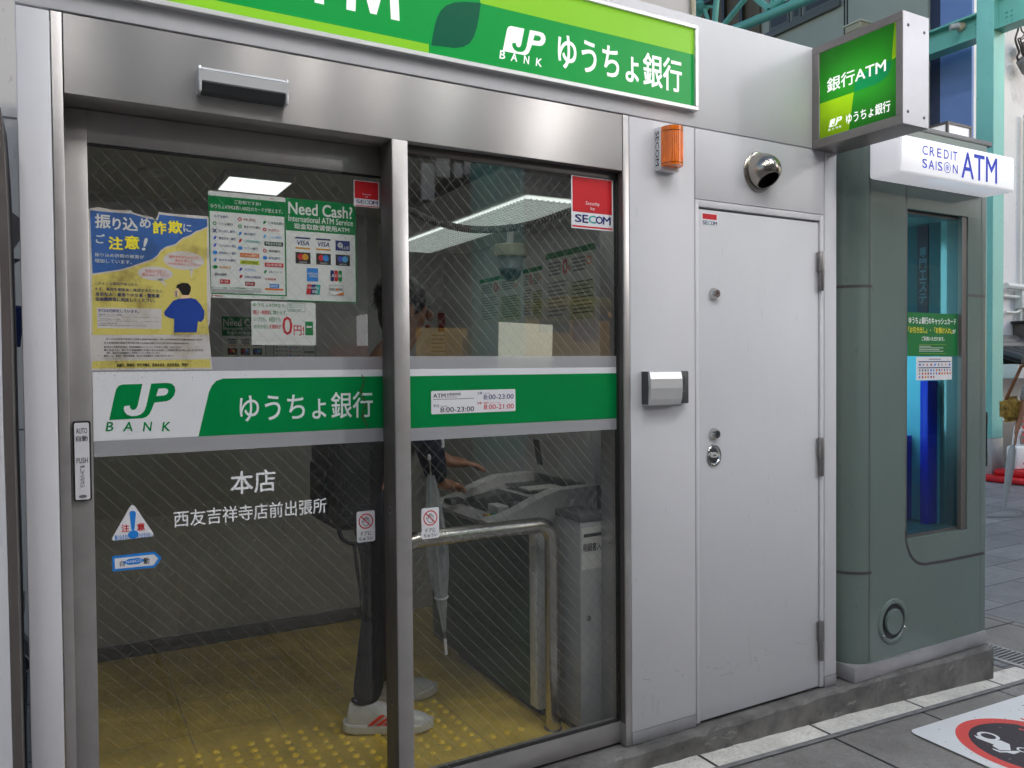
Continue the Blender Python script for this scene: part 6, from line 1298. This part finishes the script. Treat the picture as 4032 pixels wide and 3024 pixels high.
# small lit lantern box behind the kiosk sign
ln_ = thing('lantern_sign', 'small white lantern box with a dark frame behind the glowing kiosk sign', 'sign', (5.1, .9, 2.6))
a, bq, cq = onX(*c3(1640, 800), 5.0), onX(*c3(1735, 755), 5.0), onX(*c3(1895, 800), 5.0)
xk = 5.0; ym = bq.y; xr = onY(*c3(1895, 800), ym-.02).x
mb = MB(); mb.box(5.0, xr, ym, a.y+.1, 2.55, 3.035, 'lit_white'); mb.build('panel', ln_)
for (x, y) in ((5.0, ym), (xr, ym), (5.0, a.y+.1)): B('frame_post', ln_, x-.008, x+.008, y-.008, y+.008, 2.55, 3.05, 'dark_trim', 0)
B('frame_rail', ln_, 4.99, xr+.01, ym-.01, ym+.004, 3.036, 3.05, 'dark_trim', 0); B('frame_rail', ln_, 4.99, 5.008, ym+.0045, a.y+.11, 3.036, 3.05, 'dark_trim', 0)
B('post', ln_, 5.02, 5.06, ym+.02, ym+.06, G(5), 2.549, 'dark_trim', 0)
# beige box fitting on the grey building
q = onX(*c3(1165, 178), 10.6); fx = thing('wall_light', 'small beige box lamp on the grey building above the blade sign', 'lamp', tuple(q))
mb = MB(); mb.box(10.5, 10.999, q.y-.16, q.y+.12, q.z-.06, q.z+.04, 'plaster_beige', .01); mb.build('housing', fx); B('shade', fx, 10.48, 10.8, q.y-.18, q.y+.14, q.z+.041, q.z+.06, 'paper_cream', .004)
# barrier stand
bs_ = thing('barrier_stand', 'white barrier stand with red lettering on a red base by the pale house', 'barrier', (10.8, 3.4, 0))
c20 = mk(3600, 1600, .1953); YB = 3.50
xa, xb = onY(*c20(1900, 1300), YB).x, onY(*c20(1900, 1300), YB).x+.75
flat('stand_red', (205, 40, 45), .4); zt = onY(*c20(1950, 800), YB).z
B('base', bs_, xa-.22, xb+.2, YB-.32, YB+.30, .0, .06, 'stand_red', .015); B('base_step', bs_, xa-.02, xb+.05, YB-.2, YB+.18, .061, .14, 'stand_red', .03)
mb = MB(Plane((xa, 0, 0), (0, -1, 0), (0, 0, 1))); B('panel', bs_, xa+.06, xb, YB-.07, YB+.07, .141, zt, 'vinyl_white', .03)
q = FT = Fit('y', YB-.071); mb = MB(front(YB-.0712)); mb.text('禁', xa+.16, .48, xa+.62, .80, 'stand_red', .002, .04); mb.text('止', xa+.20, .20, xa+.58, .44, 'stand_red', .002, .04); mb.build('lettering', bs_)
mb = MB(); mb.tube(curve([(xa+.20, YB, zt), (xa+.20, YB, zt+.12), (xa+.32, YB, zt+.20), (xa+.45, YB, zt+.12), (xa+.45, YB, zt)], 6), .028, 'vinyl_white', 10); mb.build('handle', bs_)
# passers-by
wk, wq = person('passer-by in a striped shirt carrying a closed umbrella at the right edge of the photo', (8.66, 2.16, G(8)+.0),
    dict(pelvis=(0, 0, .90), waist=(.0, .0, 1.04), chest=(.01, .0, 1.26), neck=(.03, .0, 1.42), head=(.06, .0, 1.56), shR=(-.02, -.17, 1.31), elR=(-.06, -.20, 1.04), wrR=(.05, -.18, .82), shL=(-.04, .17, 1.31), elL=(-.10, .19, 1.06), wrL=(-.17, .22, .83),
         hipR=(0, -.085, .82), knR=(.08, -.08, .46), anR=(.02, -.08, .09), hipL=(0, .085, .82), knL=(-.02, .08, .46), anL=(-.16, .08, .10), handR=(.2, 0, -1), handL=(-.1, .1, -1)), (1, -.2, 0), ('stripe_shirt', 'trousers'))
shoe(wk, (8.62, 2.08, 0), (8.88, 2.06, 0), G(8), False); shoe(wk, (8.44, 2.24, 0), (8.70, 2.22, 0), G(8), False)
h_ = wq['wrL']+Vector((-.02, .02, -.08)); tip = Vector((8.39, 2.445, .015))
u2 = thing('closed_umbrella', 'grey closed umbrella held by the passer-by at the right edge', 'umbrella', tuple(tip)); mb = MB(); k_ = [h_.lerp(tip, t) for t in (.12, .2, .4, .6, .8, 1)]; mb.tube(k_, [.018, .034, .040, .034, .024, .006], 'tray_grey', 10); mb.build('canopy', u2)
mb = MB(); ax = (h_-tip).normalized(); mb.tube([h_.lerp(tip, .13), h_, h_+ax*.07]+[h_+ax*.07+Vector((.05-.05*math.cos(t), 0, .05*math.sin(t))) for t in [math.pi*i/8 for i in range(1, 9)]], .011, 'vinyl_white', 8); mb.build('handle', u2)
bg_ = thing('shoulder_bag', 'yellow and brown patterned shoulder bag of the passer-by with the umbrella', 'bag', (8.5, 2.4, .95))
bm = bmesh.new(); bmesh.ops.create_cube(bm, size=1)
for v_ in bm.verts: v_.co = Vector((8.47+v_.co.x*.30, 2.43+v_.co.y*.12, 1.02+v_.co.z*.26+v_.co.x*.0))
bmesh.ops.bevel(bm, geom=bm.edges[:], offset=.05, segments=3, affect='EDGES'); mb = MB(); mb.bm(bm, 'print_bag', True); mb.build('body', bg_)
mb = MB(); mb.tube([(8.36, 2.42, 1.12), (8.52, 2.36, 1.45), (8.63, 2.28, 1.50)], .016, 'print_brown', 8); mb.build('strap', bg_)
wf_, wr_ = Vector((.868, .498, 0)), Vector((.498, -.868, 0)); lj = lambda f_, s_, z_: tuple(wf_*f_+wr_*s_+Vector((0, 0, z_)))
w2, w2q = person('dark clothed passer-by almost hidden behind the right edge of the green kiosk', (5.68, 1.475, G(5.7)),
    dict(pelvis=lj(0, 0, .90), waist=lj(0, 0, 1.04), chest=lj(.01, 0, 1.26), neck=lj(.03, 0, 1.42), head=lj(.06, 0, 1.56), shR=lj(0, .16, 1.31), elR=lj(-.04, .18, 1.04), wrR=lj(.03, .17, .82), shL=lj(0, -.16, 1.31), elL=lj(.02, -.18, 1.05), wrL=lj(.10, -.16, .84),
         hipR=lj(0, .085, .82), knR=lj(.07, .08, .46), anR=lj(.03, .08, .09), hipL=lj(0, -.085, .82), knL=lj(.02, -.08, .46), anL=lj(-.12, -.08, .10), handR=lj(.2, 0, -1), handL=lj(.2, 0, -1)), (.868, .498, 0), ('bag_black', 'trousers'))
for f_, s_ in ((-.02, .08), (-.18, -.08)):
    a_, b2_ = Vector((5.68, 1.475, 0))+wf_*f_+wr_*s_, Vector((5.68, 1.475, 0))+wf_*(f_+.27)+wr_*s_; shoe(w2, (a_.x, a_.y, 0), (b2_.x, b2_.y, 0), G(5.7), False)
bk = thing('shoulder_bag', 'black shoulder bag edge showing beside the right edge of the green kiosk', 'bag', (5.823, 1.225, .80))
bc = Vector((5.68, 1.475, 0))+wr_*.245; bm = bmesh.new(); bmesh.ops.create_cube(bm, size=1)
for v_ in bm.verts: v_.co = bc+wf_*(v_.co.x*.22)+wr_*(v_.co.y*.12)+Vector((0, 0, .945+v_.co.z*.27))
bmesh.ops.bevel(bm, geom=bm.edges[:], offset=.05, segments=4, affect='EDGES'); mb = MB(); mb.bm(bm, 'rubber', True); mb.build('body', bk)
mb = MB(); mb.tube(curve([tuple(bc+wf_*.10+Vector((0, 0, 1.06))), tuple(bc-wr_*.08+wf_*.14+Vector((0, 0, 1.28))), tuple(bc-wr_*.28+Vector((0, 0, 1.46))), tuple(bc-wr_*.12-wf_*.16+Vector((0, 0, 1.28))), tuple(bc-wf_*.10+Vector((0, 0, 1.06)))], 6), .013, 'bag_black', 8); mb.build('strap', bk)
# ------------------------------------------------------------------ left of the booth
lp_ = thing('white_cabinet', 'white cabinet with a dark rounded edge at the far left of the photo', 'cabinet', (-.35, -.2, .17))
cb_ = [(0, 400), (18, 620), (32, 900), (45, 1300), (54, 1700), (68, 2150), (90, 3024)]; lb_ = [(-22, 400), (-12, 760), (2, 1100), (16, 1700), (29, 2100), (52, 3000)]
YC = -.10
def xs(tab, z):
    P2 = [(onY(px, py, YC).x, onY(px, py, YC).z) for px, py in tab]; P2.sort(key=lambda q: q[1])
    if z <= P2[0][1]: return P2[0][0]
    for (xa_, za), (xb_, zb) in zip(P2, P2[1:]):
        if za <= z <= zb: return xa_+(xb_-xa_)*(z-za)/(zb-za)
    return P2[-1][0]
zz = [.17+.1*i for i in range(19)]+[2.02, 2.08]
right = [(xs(cb_, z), z) for z in zz]; mid = [(xs(lb_, z), z) for z in zz]
mb = MB(front(YC)); mb.prism([(q[0]-.001, q[1]) for q in mid]+[(-.8, 2.08), (-.8, .17)], -.25, .004, 'white_painted_steel'); mb.build('body', lp_)
mb = MB(front(YC)); mb.prism(right+mid[::-1], -.25, 0, 'dark_trim'); mb.build('edge_trim', lp_)
FB2 = Fit('y', .6)
ob = thing('parked_tools', 'dark brown cleaning tools stored in the gap left of the booth', 'tools', (-.28, .6, .2))
cA = mk(0, 800, .5425); cB = mk(0, 2100, .5425); P6 = lambda c, x, y, d=.6: onY(*c(x, y), d)
mb = MB(front(.6)); pp = lambda c, *pts: [(onY(*c(*p), .6).x, onY(*c(*p), .6).z) for p in pts]
mb.prism(pp(cA, (20, 40), (60, 60), (150, 130), (150, 260), (60, 400), (20, 420)), 0, .05, 'dark_trim'); mb.prism(pp(cA, (40, 400), (150, 415), (40, 480)), 0, .03, 'black'); mb.build('squeegee', ob)
mb = MB(front(.62)); mb.prism(pp(cB, (90, 430), (180, 430), (180, 560), (90, 560)), 0, .06, 'dark_trim'); mb.prism(pp(cB, (100, 640), (220, 790), (220, 890), (100, 760)), 0, .05, 'machine_dark'); mb.build('box', ob)
mb = MB(); mb.tube([P6(cB, 165, 1030), P6(cB, 160, 1700)], .006, 'paper_inside', 8); mb.tube([P6(cB, 190, 1030), P6(cB, 178, 1700)], .004, 'black', 8); mb.tube(curve([P6(cB, 150, 940), P6(cB, 170, 910), P6(cB, 200, 960), P6(cB, 160, 1000), P6(cB, 190, 1030)], 5), .008, 'black', 8); mb.build('pole', ob)
ub = thing('blue_umbrella', 'dark blue umbrella handle standing in the gap left of the booth', 'umbrella', (-.23, .55, .3))
flat('umbrella_blue', (30, 42, 88), .6); a, b2 = P6(cA, 132, 745, .55), P6(cA, 98, 1040, .55)
mb = MB(); mb.tube([a, a.lerp(b2, .06), a.lerp(b2, .5), b2], [.008, .016, .017, .018], 'umbrella_blue', 12); mb.build('grip', ub)
mb = MB(); mb.tube([b2, b2+(b2-a)*2.6], .005, 'alu', 8); mb.build('shaft', ub)
# ------------------------------------------------------------------ the other side of the arcade (seen mirrored in the glass)
os_ = thing('shop_row', 'row of dark shop fronts across the arcade, mirrored in the booth glass', 'building', (1.5, -6.5, 0))
mat('shop_dark', (.03, .03, .03), .6); mat('shop_tan', (.42, .29, .12), .6, var=.2); mat('shop_grey', (.22, .21, .20), .7); mat('pane_pale', (.45, .46, .48), .3, emit=.5)
mat('warm_lit', srgb(255, 190, 110), .4, emit=.8); mat('awning_yellow', srgb(214, 178, 70), .6); mat('banner_orange', srgb(230, 110, 25), .6); mat('banner_red', srgb(200, 55, 50), .5)
mat('banner_blue', srgb(60, 70, 110), .6); mat('lit_panel', (.9, .9, .92), .4, emit=1.1)
B('wall', os_, -7, 5.6, -8, -5.6, 0, 3.0, 'shop_grey', 0); B('upper_wall', os_, -7, 5.6, -8, -5.75, 3.001, 7.5, 'shop_dark', 0)
V_ = lambda px, py, d=5.66: onY(px, py, d)                   # mirror point of (x, -d+.074)
def opp(name, px0, py0, px1, py1, m, dep=.05, dd=0): a, b_ = V_(px0, py0), V_(px1, py1); return B(name, os_, a.x, b_.x, -5.6+.0005, -5.6+dep, min(a.z, b_.z), max(a.z, b_.z), m, 0)
a = V_(2060, 1190); mat('shop_lit', srgb(235, 180, 95), .5, var=.5, scale=3, emit=.32); opp('shop_front', 2060, 1255, 2400, 1420, 'shop_lit', .02); opp('shop_window', 1640, 1290, 1840, 1420, 'shop_lit', .02); opp('awning', 2060, 1190, 2390, 1235, 'awning_yellow', .9); opp('banner', 2120, 1262, 2235, 1310, 'banner_blue', .06); opp('banner', 2252, 1232, 2312, 1345, 'banner_orange', .25); opp('banner', 1820, 1330, 1915, 1400, 'shop_tan', .2); opp('lit_sign', 1862, 1225, 1908, 1282, 'lit_panel', .3)
opp('lit_sign', 1425, 1240, 1480, 1360, 'lit_panel', .3); opp('red_sign', 1310, 1365, 1445, 1405, 'banner_red', .2)
mb = MB(Plane((0, -5.395, 0), (-1, 0, 0), (0, 0, 1))); a, b_ = V_(1330, 1400), V_(1445, 1370); mb.text('タンカン', -b_.x+.02, min(a.z, b_.z), -a.x, max(a.z, b_.z), 'paper_white', .002, .02); mb.build('sign_lettering', os_)
mb = MB(); q = V_(2362, 1244); mb.lathe((q.x, -5.35, q.z-.04), (0, 0, 1), [(.04-.04*math.cos(math.pi*i/8), .045*math.sin(math.pi*i/8)+.001) for i in range(9)], 'warm_lit', 14); mb.build('lamp_globe', os_)
for (x0, y0, x1, y1) in ((1660, 640, 1710, 790), (1720, 610, 1770, 700), (1830, 590, 1880, 690), (1660, 720, 1700, 770), (1790, 640, 1820, 700)):
    a, b_ = V_(x0, y0, 5.8), V_(x1, y1, 5.8); wn = B('upper_window', os_, a.x, b_.x, -5.749, -5.71, b_.z, a.z, 'pane_pale', 0)
for k in range(7): B('shop_opening', os_, -6+1.55*k, -4.7+1.55*k, -5.598, -5.59, .05, 2.2, 'shop_dark', 0) if k != 5 else None
oc = thing('arcade_column', 'teal arcade column across the street, mirrored in the booth glass', 'column', (3.9, -4.9, 0)); q0, q1 = onY(1905, 800, 4.9+.074).x, onY(2065, 800, 4.9+.074).x
B('shaft', oc, q0, q1, -5.2, -4.9, G(3.9), 7.4, 'column_paint', .01)
B('painted_foot', oc, q0-.003, q1+.003, -5.203, -4.897, G(3.9)-.02, .55, 'tray_grey', .006)
s2 = thing('corner_shops', 'shop buildings across the street to the right, mirrored in the kiosk window', 'building', (15, -9, 0))
B('wall', s2, 8.6, 24, -12, -7.5, -.1, 4.6, 'shop_grey', 0)
for k, (m_, z0, z1) in enumerate((('shop_dark', .1, 2.5), ('banner_red', 2.6, 3.3), ('shop_dark', .1, 2.4), ('shop_tan', 2.6, 3.4), ('pane_pale', .4, 2.2), ('column_paint', 2.5, 3.2), ('shop_dark', .1, 2.4), ('awning_yellow', 2.5, 3.0))):
    x = 9.0+1.8*(k//2)*2; B('shop_panel', s2, x, x+2.6, -7.499, -7.46, z0, z1, m_, 0)
# ------------------------------------------------------------------ arcade luminaires hung over the street
mat('tube_lit', (1, .975, .94), .4, emit=TUBE_POWER)
first = None
for k, (x, y, z) in enumerate([(-1.0, -2.2, 4.7), (.64, -2.2, 4.7), (1.16, -2.0, 4.7), (1.92, -2.2, 4.7), (2.55, -1.75, 4.7), (-.4, -4.3, 5.7), (1.41, -4.4, 5.7), (2.24, -4.0, 5.7), (3.45, -4.4, 5.7), (3.9, -1.3, 4.7), (7.2, .9, 6.6), (8.6, -1.4, 6.6), (6.2, 3.4, 7.0), (8.6, 3.2, 6.9), (10.5, 1.5, 6.8), (12.6, 2.2, 6.8), (11.8, .6, 6.8), (9.6, 1.9, 6.9), (-1.2, -3.2, 4.8), (10.9, 2.6, 6.9)]):  # the far copies towards the column are added to brighten the background
    lab = 'white twin tube luminaire hung over the arcade, near ones mirrored in the steel header, far ones added for light'
    if first is None:
        first = thing('arcade_lamp', lab, 'lamp', (x, y, z), 'tube luminaires hung over the arcade')
        B('housing', first, x-.06, x+.06, y-.5, y+.5, z+.02, z+.075, 'paper_white', .004)
        for s in (-.028, .028):
            mb = MB(); mb.tube([(x+s, y-.48, z), (x+s, y+.48, z)], .0125, 'tube_lit', 8); mb.build('tube', first)
        mb = MB(); mb.tube([(x, y-.3, z+.076), (x, y-.3, 7.0)], .006, 'mid_grey', 6); mb.tube([(x, y+.3, z+.076), (x, y+.3, 7.0)], .006, 'mid_grey', 6); mb.build('hanger', first)
    else: copy_thing(first, (x, y, z), lab)
